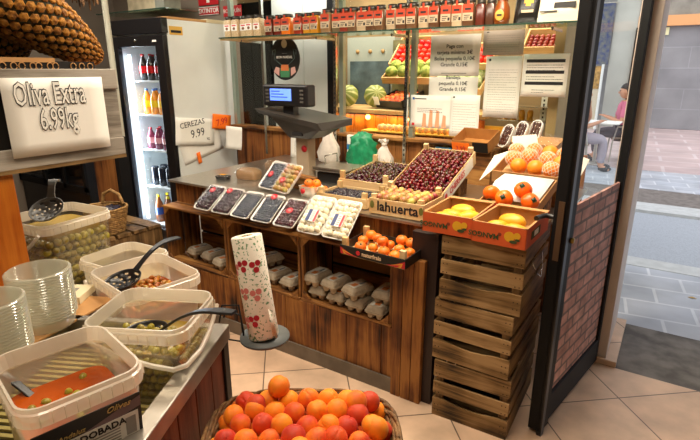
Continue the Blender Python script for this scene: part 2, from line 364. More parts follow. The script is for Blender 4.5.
MB().b2((-.26, -.02, 0), (.26, .2, 1.9)).build('body', pm('cooler_grey', '8f9690', .5), t)
MB().b2((-.22, -.035, .9), (.22, -.02, 1.68)).build('glass_door', pm('cooler_smoky_glass', '4a5a62', .1, var=.4, scale=6), t)
for q in (-.14, 0, .14): MB().lathe([(.0, 0), (.018, 0), (.018, .012), (0, .012)], 12, M=Matrix.Translation((q, -.02, 1.77)) @ Matrix.Rotation(R(90), 4, 'X')).build('knob', pm('knob_gold', '9a7a4c', .4), t)
t = thing('cabinet', 'narrow mirrored pillar cabinet beside the grey cooler behind the glass', 'cabinet', (-2.17, 4.28, 0))
MB().b2((-.13, 0, 1.28), (.13, .12, 1.86)).build('body', pm('olive_mirror', '6c6a4c', .25, var=.3, scale=7), t)
MB().b2((.12, -.01, 1.28), (.14, .12, 1.86)).build('edge_strip', M_chrome, t)
# two white / dark door fridges behind the left of the window
t = thing('white_panel_door', 'tall white panel door behind the oval black sign', 'door', (-2.95, 3.60, 0))
MB().b2((-.20, 0, 0), (.14, .04, 2.3)).b2((.148, 0, 0), (.40, .04, 2.3)).build('door_panel', M_white, t)
MB().b2((.40, -.01, 0), (.47, .05, 2.3)).build('door_frame', M_black, t)
t = thing('dark_cooler', 'black glass-door cooler behind the window, right of the white fridge', 'cooler', (-3.46, 3.72, 0))
MB().b2((-.42, 0, 0), (.29, .5, 2.2)).build('body', pm('cooler_black', '040605', .7, spec=.1), t)
MB().b2((-.40, -.02, .2), (-.05, -.005, 2.1)).build('glass_door', pm('dark_green_glass', '040807', .6, spec=.1), t)
MB().b2((-.03, -.02, .2), (.28, -.005, 2.1)).build('glass_door', MATS['dark_green_glass'], t)
def melon_fn(q):
    a = math.atan2(q.y, q.x); return q*(1+.02*math.cos(a*10))
mm = newmat('striped_melon'); _, N, L, b = mm
tc = N.new('ShaderNodeTexCoord'); wv = N.new('ShaderNodeTexGradient'); wv.gradient_type = 'RADIAL'; L.new(tc.outputs['Object'], wv.inputs[0])
mu = N.new('ShaderNodeMath'); mu.operation = 'MULTIPLY'; mu.inputs[1].default_value = 62.8; L.new(wv.outputs['Fac'], mu.inputs[0])
sn = N.new('ShaderNodeMath'); sn.operation = 'SINE'; L.new(mu.outputs[0], sn.inputs[0]); rp = N.new('ShaderNodeValToRGB'); L.new(sn.outputs[0], rp.inputs[0])
rp.color_ramp.elements[0].color = hexc('7d8a3c'); rp.color_ramp.elements[1].color = hexc('c9c98a'); L.new(rp.outputs[0], b.inputs['Base Color'])
mel = MB().ball((0, 0, .075), .1, 20, 12, (1, 1, .78), fn=melon_fn).build('melon', mm[0])
tag(mel, 'pale green striped melon on the lit counter behind the glass, nearest the window post', 'melon'); mel.location = (-2.48, 3.86, 1.28); mel.rotation_euler = (R(60), 0, 0); mel.location.z = 1.345
dup(mel, (-2.30, 3.95, 1.345), (60, 0, 40), 'pale green striped melon squeezed between the other melon and the black peach box')
# peach box
M_peach = pm('red_peach_skin', 'c8381e', .6, c2='f0903a', scale=25, orand=.15)
t = thing('fruit_box', 'black cardboard box tilted up with red peaches behind the glass', 'box', (-2.02, 3.92, 1.33), (18, 0, -20))
mb = MB().b2((-.16, -.12, 0), (.16, .12, .01)); mb.b2((-.17, -.13, 0), (-.155, .13, .07)); mb.b2((.155, -.13, 0), (.17, .13, .07)); mb.b2((-.17, -.13, 0), (.17, -.118, .06)); mb.b2((-.17, .118, 0), (.17, .13, .06))
mb.build('box_body', M_blackp, t)
MB().b2((-.19, -.15, .03), (-.10, -.145, .10)).build('price_card', M_paper, t)
pe = MB().ball((0, 0, 0), .03, 12, 8, (1, 1, .92)).build('peach', M_peach); tag(pe, 'red peach in the tilted black box behind the glass', 'peach', 'peaches in the black box behind the glass')
Mx = Matrix.Translation((-2.02, 3.92, 1.33)) @ Euler((R(18), 0, R(-20))).to_matrix().to_4x4(); first = True
for i in range(5):
    for j in range(4):
        p = Mx @ Vector((-.12+.06*i, -.085+.057*j, .042))
        if first: pe.location = p; first = False
        else: dup(pe, p, (rnd.uniform(0, 360),)*3)
# tomato and lettuce tiers
def tier(cx, y, z, wd, fruitname, label, grp, mat, r, nx, ny, tilt=35, sc=(1, 1, .9), cratelabel=''):
    t = thing('produce_crate', cratelabel, 'crate', (cx, y, z), (tilt, 0, 0))
    mb = MB().b2((-wd/2, -.02, 0), (wd/2, ny*r*2+.02, .01)).b2((-wd/2, -.03, 0), (wd/2, -.02, .06)).b2((-wd/2, ny*r*2+.02, 0), (wd/2, ny*r*2+.03, .06)).b2((-wd/2-.01, -.03, 0), (-wd/2, ny*r*2+.03, .06)).b2((wd/2, -.03, 0), (wd/2+.01, ny*r*2+.03, .06))
    mb.build('crate_body', W_pale, t)
    f = MB().ball((0, 0, 0), r, 12, 8, sc).build(fruitname, mat); tag(f, label, fruitname.replace('_', ' '), grp)
    Mx = Matrix.Translation((cx, y, z)) @ Matrix.Rotation(R(tilt), 4, 'X'); fst = True
    for i in range(nx):
        for j in range(ny):
            p = Mx @ Vector((-wd/2+r+(wd-2*r)*i/max(1, nx-1), r*(2*j+1)*.95, r+.012))
            if fst: f.location = p; fst = False
            else: dup(f, p, (rnd.uniform(0, 360), rnd.uniform(0, 360), 0))
M_tom = pm('tomato_red', 'd8301a', .3, orand=.15); M_let = pm('lettuce_green', 'b8bf60', .7, c2='6f8a34', scale=30, bump=1)
tier(-2.02, 4.15, 1.63, .42, 'tomato', 'red tomato in the sloping top crate behind the glass', 'tomatoes behind the glass', M_tom, .03, 7, 5, 42, cratelabel='sloping crate of red tomatoes on the top tier behind the glass')
tier(-2.0, 4.0, 1.50, .44, 'cabbage', 'pale green cabbage on the middle tier behind the glass', 'cabbages behind the glass', M_let, .055, 4, 2, 30, cratelabel='sloping crate of pale cabbages below the tomatoes behind the glass')
tier(-1.48, 4.1, 1.62, .34, 'red_pepper', 'red pepper in the crate behind the glass, next to the paper notices', 'red peppers behind the glass', M_tom, .034, 5, 3, 40, cratelabel='sloping crate of red peppers behind the glass at the notices')
tier(-1.55, 4.0, 1.42, .4, 'lettuce', 'frilly green lettuce behind the glass left of the notices', 'lettuces behind the glass', pm('frilly_lettuce', '8fae62', .7, c2='d4d8b0', scale=40, bump=1), .06, 4, 2, 30, cratelabel='crate of frilly lettuces behind the glass left of the notices')
tier(-.86, 3.75, 1.72, .22, 'radish', 'dark red radish in the crate behind the glass, above the printed notice', 'radishes behind the glass', pm('radish_red', '8a2018', .4, orand=.2), .018, 6, 4, 40, cratelabel='small sloping crate of dark red radishes behind the glass, upper right')
t = thing('bread_shelf', 'lit yellow shelf unit behind the glass under the printed notices', 'shelf', (-1.9, 3.75, 0))
MB().b2((-.3, -.18, 1.115), (1.1, -.0, 1.125)).b2((-.3, -.02, 1.11), (1.1, 0, 1.2)).build('shelf_board', pm('yellow_shelf', 'e0b040', .5), t)
eg = MB().ball((0, 0, 0), .022, 10, 8, (1, 1, 1.2)).build('egg', pm('brown_egg', 'd8a870', .5)); tag(eg, 'brown egg on the lit shelf behind the glass', 'egg', 'eggs on the lit shelf behind the glass')
fst = True
for i in range(14):
    for j in range(2):
        p = (-2.05+.052*i, 3.62+.05*j, 1.15)
        if fst: eg.location = p; fst = False
        else: dup(eg, p)
t = thing('wire_rack', 'slotted white metal rack behind the glass above the persimmons', 'rack', (-.84, 3.9, 0))
for q in (0,): 
    mb = MB().b2((-.02, 0, .9), (.02, .01, 1.5)).build('slotted_upright', M_white, t)
    mb = MB()
    for k in range(9): mb.b2((-.006, -.001, 1.2+k*.03), (.006, 0, 1.215+k*.03))
    mb.build('slots', M_ink, t)
for z in (1.24, 1.34): MB().b2((-.3, -.12, z), (.1, .1, z+.008)).build('rack_shelf', M_chrome, t)
for i in range(4):
    j = MB().lathe([(0, 0), (.022, 0), (.022, .055), (.016, .062), (.016, .07), (0, .07)], 12).build('preserve_jar', pm('golden_jar', 'c89030', .2)); j.location = (-1.1+i*.06, 3.86, 1.248)
    tag(j, 'small golden preserve jar on the rack behind the glass', 'jar', 'golden jars behind the glass')

# ================================================================== THE COUNTER
CY = 1.99
t = thing('shop_counter', 'long brown plank-fronted shop counter with a metal top', 'counter', (-1.85, 2.0, 0))
mb = MB(); x = -2.76; k = 0
while x < -.92:
    wd = .085+.02*((k*7) % 3); mb.b2((x+.0015+1.85, -.008-.003*(k % 2), .0), (min(x+wd, -.9)+1.85, .012, .365)); x += wd; k += 1
mb.build('plank_front', W_counter, t, bevel=.002)
mb = MB(); x = -2.76; k = 0
while x < -.95:
    wd = .10+.02*((k*5) % 3); mb.b2((x+.0015+1.85, .115, .74), (min(x+wd, -.9)+1.85, .135, .885)); x += wd; k += 1
mb.build('upper_plank_front', W_counter, t, bevel=.002)
MB().b2((-.91, .012, 0), (.94, .3, .345)).b2((-.91, .31, 0), (.94, 1.28, .88)).build('carcass', M_dark, t)
MB().b2((-.92, -.012, 0.0), (.93, -.022, .085)).build('kick_board', pm('grey_kick_board', '6f6558', .5, .2, .2, 10), t)
MB().b2((-.95, .09, .885), (1.0, 1.3, .9)).b2((1.0, .47, .885), (1.45, 1.3, .9)).build('counter_top', M_steel, t, bevel=.002)
mb = MB()
for k in range(3): mb.b2((.93-.055*(2-k)+.0, -.03, 0.0), (.93-.055*(2-k)+.052, .0, .76))
mb.build('end_post', W_counter, t, bevel=.003)
MB().b2((.90, -.0, 0), (1.03, .04, .89)).build('end_panel', pm('maroon_panel', '24120e', .5), t, bevel=.002)
# fruit-crate boxes laid on their sides as a shelf
def shelf_box(x0, x1, label):
    t = thing('crate_shelf', label, 'crate', ((x0+x1)/2, CY, .367)); h = .385; w_ = (x1-x0)/2; d = .30
    mb = MB()
    for k in range(3): mb.b2((-w_, k*.1, h-.014), (w_, k*.1+.094, h))
    mb.build('top_side', W_box, t, bevel=.002)
    mb = MB()
    for k in range(3): mb.b2((-w_, k*.1, 0), (w_, k*.1+.094, .014))
    mb.build('bottom_side', W_box, t, bevel=.002)
    mb = MB()
    for k in range(3): mb.b2((-w_+.02, d-.012, .02+k*.122), (w_-.02, d, .125+k*.122))
    mb.build('slatted_back', W_box, t, bevel=.002)
    for s_ in (-1, 1):
        mb = MB()
        for k in range(2): mb.b2((s_*(w_-.016), .01+k*.145, .014), (s_*w_, .14+k*.145, h-.014))
        mb.build('end_board', W_boxz, t, bevel=.002)
        for (zz, sg) in ((.014, 1), (h-.014, -1)):
            mb = MB(); x_ = s_*(w_-.016)
            mb.prism([(0, 0), (.05, 0), (0, .05)] if True else [], 0, .012, M=Matrix.Translation((x_, .002, zz)) @ Matrix(((-s_, 0, 0, 0), (0, 0, 1, 0), (0, sg, 0, 0), (0, 0, 0, 1))))
            mb.build('corner_block', W_boxy, t)
shelf_box(-2.76, -2.19, 'brown wooden crate on its side holding eggs, left end of the counter front')
shelf_box(-2.185, -1.62, 'brown wooden crate on its side behind the kitchen roll, holding wrapped and open egg cartons')
shelf_box(-1.615, -1.045, 'brown wooden crate on its side with two layers of egg cartons, nearest the crate stack')

# egg cartons
M_pulp = pm('grey_egg_pulp', 'a89a84', .95, var=.08, scale=60, bump=.3); M_lbl = pm('white_blue_carton_label', 'd8dcd4', .6, c2='b8a890', scale=26)
def egg_carton(wrapped=False):
    t = thing('egg_carton', 'x', 'egg carton')
    mb = MB(); W2, D2 = .075, .052
    for i in range(3):
        for j in range(2):
            cx, cy = -.05+.05*i, -.0255+.051*j
            mb.lathe([(.010, 0), (.016, .002), (.0245, .032), (.0255, .036)], 8, (cx, cy, 0), cap0=True)
    mb.rings([rrect(.148, .100, .016, .028), rrect(.158, .110, .016, .036), rrect(.158, .110, .016, .040)], 0, False)
    mb.build('cup_base', M_pulp, t)
    mb = MB(); mb.rings([rrect(.152, .104, .014, .040), rrect(.146, .098, .016, .056), rrect(.128, .080, .02, .068), rrect(.118, .07, .02, .070)], 0, False)
    for q in (-.025, .025): mb.b2((q-.004, -.0525, .041), (q+.004, -.045, .058))
    mb.build('lid', M_pulp, t, bevel=.002)
    l = MB().b2((-.055, -.032, .070), (.055, .032, .0715)).build('paper_label', M_lbl, t)
    MB().b2((-.045, -.018, .0716), (-.01, .012, .0719)).build('label_print', pm('carton_print_orange', 'c8793a', .6), l)
    MB().b2((.0, -.02, .0716), (.045, -.008, .0719)).build('label_print', pm('carton_print_blue', '5a6f80', .6), l)
    if wrapped: MB().rings([rrect(.165, .118, .02, -.001), rrect(.17, .122, .02, .04), rrect(.14, .09, .03, .077)], 0, True).build('film_wrap', M_film, t)
    return t
E0 = egg_carton(); first = [True]
def put_carton(x, y, z, rz, label):
    if first[0]: E0.location = (x, y, z); E0.rotation_euler = (0, 0, R(rz)); E0['label'] = label; first[0] = False; return E0
    return dup(E0, (x, y, z), (0, 0, rz), label)
ZS = .383
put_carton(-2.60, 2.14, ZS, 78, 'grey pulp egg carton, leftmost one in the left end crate')
put_carton(-2.45, 2.13, ZS, 82, 'grey pulp egg carton in the middle of the left end crate')
put_carton(-2.30, 2.09, ZS, 76, 'grey pulp egg carton at the right wall of the left end crate')
put_carton(-1.88, 2.11, ZS, 80, 'grey pulp egg carton right behind the kitchen roll in the middle crate')
put_carton(-1.74, 2.09, ZS, 84, 'grey pulp egg carton at the right wall of the middle crate')
put_carton(-2.08, 2.15, ZS, 80, 'grey pulp egg carton left of the kitchen roll in the middle crate')
ew = egg_carton(True); ew.location = (-1.97, 2.14, ZS+.072); ew.rotation_euler = (0, 0, R(70)); ew['label'] = 'film-wrapped egg carton lying on top of the others in the middle crate'
for i in range(4):
    put_carton(-1.53+i*.128, 2.09-.01*i, ZS, 92, 'grey pulp egg carton, lower row of the right crate, %s' % ['leftmost', 'second from its left', 'third from its left', 'at its right wall'][i])
for i in range(3):
    put_carton(-1.56+i*.125+(0, .01, .03)[i], 2.08-.012*i, ZS+.0722, 86-6*i, 'grey pulp egg carton, upper row of the right crate, %s' % ['leftmost', 'second', 'third'][i])
put_carton(-1.13, 2.10, ZS+.0722, 92, 'grey pulp egg carton set apart in the upper row at the right wall')

# ------------------------------------------------------------------ stack of weathered crates
def big_crate(z, rz, label, dx=0):
    t = thing('wooden_crate', label, 'crate', (-.615+dx, 2.2, z), (0, 0, rz)); w_, d, h = .178, .25, .306
    for s_, nm in ((-1, 'front_side'), (1, 'back_side')):
        mb = MB()
        mb.b2((-w_, s_*d, .214), (w_, s_*(d-.01), .299))
        mb.b2((-w_, s_*d, .121), (w_, s_*(d-.01), .188))
        # lowest board with the curved hand notch
        pts = [(-w_, .0), (w_, .0), (w_, .095)] + [(w_-(2*w_)*k/12, .095-.014*max(0, math.sin(math.pi*k/12*1.6-.94))) for k in range(1, 12)] + [(-w_, .095)]
        mb.prism(pts, 0, .01, M=Matrix.Translation((0, s_*d+(0.01 if s_ < 0 else 0), 0)) @ Matrix.Rotation(R(90), 4, 'X'))
        mb.build(nm, W_grey, t, bevel=.002)
        mb2 = MB()
    for s_, nm in ((-1, 'left_side'), (1, 'right_side')):
        mb = MB()
        for z0, z1 in ((0, .095), (.121, .188), (.214, .299)): mb.b2((s_*w_, -d+.011, z0), (s_*(w_-.01), d-.011, z1))
        mb.build(nm, W_greyy, t, bevel=.002)
    for a in (-1, 1):
        for b_ in (-1, 1):
            MB().b2((a*(w_-.011), b_*(d-.011), .002), (a*(w_-.045), b_*(d-.04), .303)).build('corner_post', W_greyz, t, bevel=.002)
    mb = MB()
    for k in range(5): mb.b2((-w_+.012, -d+.012+k*.097, .004), (w_-.012, -d+.1+k*.097, .012))
    mb.build('base_boards', W_grey, t)
    mb = MB()
    for a in (-1, 1):
        for z0 in (.03, .06, .13, .17, .23, .27):
            for q in (.165, .148): mb.box((a*q, -d-.0008, z0), (.004, .002, .004))
    mb.build('nails', pm('rusty_nail', '2a1c14', .6, .5), t)
    return t
big_crate(0, 1.5, 'weathered wooden crate at the bottom of the stack by the door', 0)
big_crate(.308, -1, 'weathered wooden crate in the middle of the stack by the door', -.005)
c3 = big_crate(.616, 1, 'weathered wooden crate on top of the stack, under the mango boxes', .006)
mb = MB(); mb.tube([(.178+.004, -.12+.0, .2), (.20, -.10, .15), (.205, -.03, .11), (.195, .05, .12), (.182, .07, .19)], .0025, 6).build('wire_loop', M_chrome, c3)

# ------------------------------------------------------------------ mango boxes
M_mango = pm('yellow_mango_skin', 'f0a818', .4, c2='f5bc30', scale=12, orand=.1)
def mango_mesh():
    return MB().ball((0, 0, 0), .035, 18, 12, (1.6, 1, .85), fn=lambda q: Vector((q.x, q.y+.12*q.x*q.x, q.z*(1-.1*q.x))))
mg = mango_mesh().build('mango', M_mango); tag(mg, 'x', 'mango'); mfirst = [True]
def mango_box(cx, cy, z, rz, label, side, mangos):
    w_, d, h = .112, .165, .085
    t = thing('mango_box', label, 'box', (cx, cy, z), (0, 0, rz))
    mb = MB()
    for s_ in (-1, 1):
        mb.b2((-w_, s_*d, 0), (w_, s_*(d-.004), h)); mb.b2((s_*w_, -d, 0), (s_*(w_-.004), d, h))
    mb.build('printed_side', M_cardo, t)
    mb = MB()
    for s_ in (-1, 1):
        mb.b2((-w_+.004, s_*(d-.0045), .003), (w_-.004, s_*(d-.009), h+.001)); mb.b2((s_*(w_-.0045), -d+.004, .003), (s_*(w_-.009), d-.004, h+.001))
    mb.b2((-w_+.004, -d+.004, .001), (w_-.004, d-.004, .006))
    mb.b2((-w_, d-.035, h), (w_, d, h+.003)); mb.b2((-w_, -d, h), (w_, -d+.008, h+.002)); mb.b2((w_-.008, -d, h), (w_, d, h+.002)); mb.b2((-w_, -d, h), (-w_+.008, d, h+.002))
    mb.build('cardboard_lining', M_card, t)
    text('MANGOS', .03, t, (-.06, -d-.001, .036), (90, 180, 0), pm('dark_green_print', '37421a', .7), 'printed_word', bold=.0008)
    def disc(cx_, cz, r, sx, mat, nm, a=0):
        pts = [(cx_+r*sx*math.cos(2*math.pi*k/16), cz+r*math.sin(2*math.pi*k/16)) for k in range(16)]
        MB().prism(pts, 0, .0008, M=Matrix.Translation((0, -d-.0002-a, 0)) @ Matrix.Rotation(R(90), 4, 'X')).build(nm, mat, t)
    my = pm('print_yellow', 'd8a018', .6); mg_ = MATS['dark_green_print']
    disc(.045, .045, .021, 1.0, my, 'printed_mango'); disc(.075, .052, .014, 1.0, my, 'printed_mango', .0004); disc(.062, .026, .007, 2.2, mg_, 'printed_leaf', .0008); disc(.078, .036, .005, 2, mg_, 'printed_leaf', .0012)
    disc(.006, .048, .007, 1.1, pm('print_rust', '7a2c12', .6), 'printed_emblem')
    if side:
        MB().b2((w_+.0002, -.1, .025), (w_+.001, .03, .06)).build('side_print', MATS['dark_green_print'], t)
        MB().b2((w_+.001, -.06, .032), (w_+.0016, .0, .055)).build('side_sticker', M_paper, t)
    Mx = Matrix.Translation((cx, cy, z)) @ Matrix.Rotation(R(rz), 4, 'Z')
    for (x, y, zz, a, sc, lb) in mangos:
        p = Mx @ Vector((x, y, zz))
        if mfirst[0]: mg.location = p; mg.rotation_euler = (0, 0, R(a)); mg['label'] = lb; mfirst[0] = False; mg.scale = (sc,)*3
        else: dup(mg, p, (0, 0, a), lb, scale=sc)
mango_box(-.762, 2.10, .924, 1, 'orange mango box on the left, beside the printed fruit crate', False,
    [(-.035, -.10, .05, 10, 1, 'yellow mango at the front of the left mango box'), (.0, .04, .055, 170, 1.1, 'largest yellow mango lying at the back of the left mango box'),
     (.055, -.03, .052, 35, .95, 'yellow mango at the right wall of the left mango box'), (-.03, -.035, .05, -5, .9, 'yellow mango in the middle of the left mango box')])
mango_box(-.528, 2.08, .924, -2, 'orange mango box on the right corner, nearest the glass door', True,
    [(-.04, -.05, .045, 20, .85, 'small yellow mango at the left wall of the right mango box'), (.005, .0, .062, 165, 1.1, 'largest yellow mango in the right mango box'),
     (.04, -.08, .047, 10, .95, 'yellow mango at the front right of the right mango box')])

# ------------------------------------------------------------------ shallow wooden fruit crates on the counter
def fruit_crate(label, loc, rot, w_, d, h, posts=True, name='fruit_crate', sidemat=None, post_h=None):
    t = thing(name, label, 'crate', loc, rot); sm = sidemat or W_pale
    for s_, nm in ((-1, 'front_board'), (1, 'back_board')): MB().b2((-w_/2, s_*d/2, 0.004), (w_/2, s_*(d/2-.006), h)).build(nm, sm, t, bevel=.001)
    for s_ in (-1, 1): MB().b2((s_*w_/2, -d/2+.006, .004), (s_*(w_/2-.006), d/2-.006, h)).build('side_board', sm if sidemat else W_paley, t, bevel=.001)
    MB().b2((-w_/2+.006, -d/2+.006, 0), (w_/2-.006, d/2-.006, .006)).build('base_board', W_pale, t)
    if posts:
        ph = post_h or h+.02
        for a in (-1, 1):
            for b_ in (-1, 1): MB().b2((a*(w_/2-.007), b_*(d/2-.007), .006), (a*(w_/2-.035), b_*(d/2-.028), ph)).build('corner_post', W_paley, t, bevel=.001)
    return t, Matrix.Translation(loc) @ Euler([R(a) for a in rot]).to_matrix().to_4x4()
def fill(proto, Mx, w_, d, z0, r, layers, label, jit=.25, lim=999, heap=0):
    """heap of separate fruits inside a w x d box; returns the number placed"""
    n = 0; first = True
    for k in range(layers):
        st = r*1.9; ww, dd_ = w_-2*r-k*r*.8, d-2*r-k*r*.8; nx, ny = max(1, int(ww/st)), max(1, int(dd_/st))
        for i in range(nx+1):
            for j in range(ny+1):
                if n >= lim: return n
                x = -ww/2+ww*i/max(1, nx)+rnd.uniform(-jit, jit)*r; y = -dd_/2+dd_*j/max(1, ny)+rnd.uniform(-jit, jit)*r
                zz = z0+r+k*r*1.5+rnd.uniform(0, jit)*r + heap*(1-(2*x/w_)**2)*(1-(2*y/d)**2)
                p = Mx @ Vector((x, y, zz)); a = (rnd.uniform(-40, 40), rnd.uniform(-40, 40), rnd.uniform(0, 360)); s_ = rnd.uniform(.9, 1.08)
                if 'used' not in proto: proto.location = p; proto.rotation_euler = [R(q) for q in a]; proto.scale = (s_,)*3; proto['used'] = 1; proto['label'] = label[0]; proto['group'] = label[1]
                else:
                    c = dup(proto, p, a, label[0], label[1], s_)
                n += 1
    return n
# 'lahuerta' crate
t, Mx = fruit_crate('shallow pale fruit crate printed lahuerta, filled with small nectarines', (-1.10, 2.23, .902), (0, 0, 0), .30, .24, .082)
text('lahuerta', .070, t, (.01, -.1212, .045), (90, 0, 0), M_ink, 'printed_word', bold=.0012)
for q in (-.132, .138):
    MB().prism([(q+.012*math.cos(k), .05+.02*math.sin(k)) for k in [2*math.pi*i/10 for i in range(10)]], 0, .0006, M=Matrix.Translation((0, -.1206, 0)) @ Matrix.Rotation(R(90), 4, 'X')).build('printed_sprig', pm('print_green', '6a6a2a', .7), t)
M_nect = pm('nectarine_skin', 'b04a42', .4, c2='b8b455', scale=16, orand=.25)
nec = MB().ball((0, 0, 0), .022, 12, 8, (1, 1, .95)).build('small_nectarine', M_nect); tag(nec, 'x', 'nectarine')
fill(nec, Mx, .29, .23, .025, .022, 2, ('small red and yellow nectarine in the crate printed lahuerta', 'nectarines in the lahuerta crate'))
# lower black printed crate with orange fruit on the ledge
M_bprint = pm('black_printed_cardboard', '1a1714', .45)
t, Mx = fruit_crate('low crate with black printed front full of loose mandarins, on the counter ledge', (-1.085, 1.975, .755), (3, 0, -3), .36, .215, .05, True, sidemat=M_bprint, post_h=.085)
text('naturfrais', .028, t, (0, -.1085, .026), (90, 0, 0), pm('print_white_red', 'e8c8a0', .6), 'printed_word', bold=.0008)
for q in (-1, 1):
    mb = MB()
    for k in range(3): mb.prism([(q*(.178-.02*k), .006), (q*(.10-.01*k), .006), (q*(.178-.01*k), .04-.01*k)] if q < 0 else [(q*(.10-.01*k), .006), (q*(.178-.02*k), .006), (q*(.178-.01*k), .04-.01*k)], 0, .0005+.0003*k, m=k % 2, M=Matrix.Translation((0, -.1076, 0)) @ Matrix.Rotation(R(90), 4, 'X'))
    mb.build('flame_print', [M_red, pm('print_gold', 'e0a030', .6)], t)
mb = MB()
mb.prism([(-.075+.012*math.cos(k*.63), .027+.012*math.sin(k*.63)) for k in range(10)], 0, .0008, M=Matrix.Translation((0, -.1078, 0)) @ Matrix.Rotation(R(90), 4, 'X')); mb.build('red_emblem', M_red, t)
M_mand = pm('mandarin_skin', 'e8781a', .45, var=.12, scale=30, bump=.15, orand=.1)
mand = MB().ball((0, 0, 0), .027, 16, 10, (1, 1, .86)).build('mandarin', M_mand); MB().lathe([(0, .003), (.004, .0025), (.006, 0)], 8, (0, 0, .0225)).build('stalk', pm('stalk_green', '5a5a20', .8), mand); tag(mand, 'x', 'mandarin')
for i, (x, y, z) in enumerate([(-.14, .03, .034), (-.10, -.05, .034), (-.07, .055, .05), (-.04, -.03, .036), (.01, .04, .036), (.03, -.045, .036), (.075, .02, .036), (.10, -.06, .036), (.14, .0, .036), (.15, .065, .036), (-.005, .0, .065), (.06, .07, .06), (-.12, .075, .05), (.115, .06, .062)]):
    p = Mx @ Vector((x, y, z))
    if i == 0: mand.location = p; mand['label'] = 'loose orange mandarin in the black printed crate on the ledge'; mand['group'] = 'mandarins in the ledge crate'
    else: dup(mand, p, (rnd.uniform(-30, 30), rnd.uniform(-30, 30), 0), scale=rnd.uniform(.9, 1.1))
# wooden slat under it
# big cherry crate, tilted up at the back
def cherry(name, mat, r=.0125):
    c = MB().ball((0, 0, 0), r, 10, 7, (1, 1, .92), fn=lambda q: q*(1-.16*max(0, q.z)**6)).build(name, mat)
    MB().tube([(0, 0, r*.8), (.003, .002, r*1.8), (.010, .004, r*2.9)], .0008, 4).build('stalk', pm('cherry_stalk', '6a6a28', .7), c)
    tag(c, 'x', 'cherry'); return c
M_ch = pm('cherry_skin', '4a0a12', .16, c2='7c1420', scale=40, orand=.35, spec=.6); M_chd = pm('dark_cherry_skin', '28090f', .14, c2='4a1220', scale=40, orand=.3)
t, Mx = fruit_crate('large pale crate heaped with red cherries, tilted towards the front', (-1.115, 2.60, .99), (19, 0, 0), .32, .50, .082, post_h=.115)
text('CHERRIES', .05, t, (.1613, -.04, .042), (90, 0, 90), M_red, 'printed_word', bold=.0008)
MB().b2((.1602, -.22, .006), (.1608, .20, .076)).build('printed_paper', M_paper, t)
MB().ball((.162, -.2, .045), .018, 10, 6, (.06, 1, 1)).build('printed_cherry', M_red, t)
MB().box((.0, -.262, .05), (.035, .02, .035)).build('wood_tab', W_pale, t) if False else None
MB().b2((-.15, .05, -.17), (.15, .2, -.005)).build('rear_prop_block', W_boxy, t) if False else None
ch = cherry('cherry', M_ch, .0135)
n1 = fill(ch, Mx, .306, .486, .055, .0135, 1, ('glossy red cherry heaped in the large tilted crate', 'cherries in the large tilted crate'), heap=.022, jit=.5)
MB().b2((-.145, -.23, .008), (.145, .23, .055)).build('cherry_layer_below', M_ch, t)['kind'] = 'stuff'
t2, Mx2 = fruit_crate('smaller pale crate of dark cherries behind the digital scale side, left of the large cherry crate', (-1.47, 2.62, .925), (6, 0, 0), .33, .42, .085, post_h=.13)
t2['label'] = 'smaller pale crate of dark cherries, flat on the counter left of the large tilted crate'
ch2 = cherry('dark_cherry', M_chd, .0155); ch2['category'] = 'dark cherry'
n2 = fill(ch2, Mx2, .31, .40, .055, .0155, 1, ('dark cherry in the flat crate left of the large tilted crate', 'dark cherries in the flat crate'), heap=.012, jit=.5)
MB().b2((-.155, -.2, .008), (.155, .2, .052)).build('cherry_layer_below', M_chd, t2)['kind'] = 'stuff'
t3, Mx3 = fruit_crate('narrow pale wooden tray of dark berries at the counter edge, behind the mushroom punnets', (-1.45, 2.26, .902), (0, 0, 0), .32, .22, .055, post_h=.085)
bb = MB().ball((0, 0, 0), .011, 10, 7).build('black_grape', pm('black_grape_skin', '1c1220', .25, orand=.4)); tag(bb, 'x', 'grape')
n3 = fill(bb, Mx3, .30, .2, .025, .011, 1, ('dark grape in the narrow tray at the counter edge', 'dark grapes in the narrow tray'), jit=.4)
MB().b2((-.15, -.1, .008), (.15, .1, .03)).build('grape_layer_below', M_chd, t3)['kind'] = 'stuff'
# prop under the tilted crate
p_ = thing('support_box', 'plain wooden box hidden under the raised rear of the cherry crate', 'box', (-1.115, 2.72, .9))
MB().b2((-.13, -.06, 0), (.13, .07, .09)).build('box_body', W_box, p_)

# persimmon tray + orange tray near the door
t, Mx = fruit_crate('cardboard tray lined with white paper holding four big persimmons', (-.60, 2.44, .985), (14, 0, -4), .27, .34, .055, False, 'fruit_tray', sidemat=M_card)
sp = MB(); sp.add([(-.12, -.10, .05), (.12, -.10, .05), (.125, .16, .062), (-.125, .16, .062), (-.13, .04, .072), (.13, .04, .07)], [(0, 1, 5, 4), (4, 5, 2, 3)], 0, True); sp.build('paper_liner', M_paper, t, solid=.002)
M_pers = pm('persimmon_skin', 'f0590c', .3, c2='f77a14', scale=8, orand=.06)
def persimmon():
    o = MB().ball((0, 0, 0), .042, 20, 12, (1, 1, .85), fn=lambda q: q*(1+.03*math.cos(4*math.atan2(q.y, q.x))*(1-abs(q.z)))).build('persimmon', M_pers)
    mb = MB()
    for k in range(4):
        a = k*math.pi/2; c, s_ = math.cos(a), math.sin(a)
        mb.add([(0, 0, .036), (.010*c-.006*s_, .010*s_+.006*c, .037), (.015*c, .015*s_, .0355), (.010*c+.006*s_, .010*s_-.006*c, .037)], [(0, 3, 2, 1)])
    mb.build('calyx', pm('calyx_green', '4f5a28', .8), o, solid=.002)
    MB().lathe([(0, .0385), (.010, .038), (.010, .036)], 10).build('round_sticker', pm('sticker_black', '14301e', .4), o)
    return tag(o, 'x', 'persimmon')
ps = persimmon()
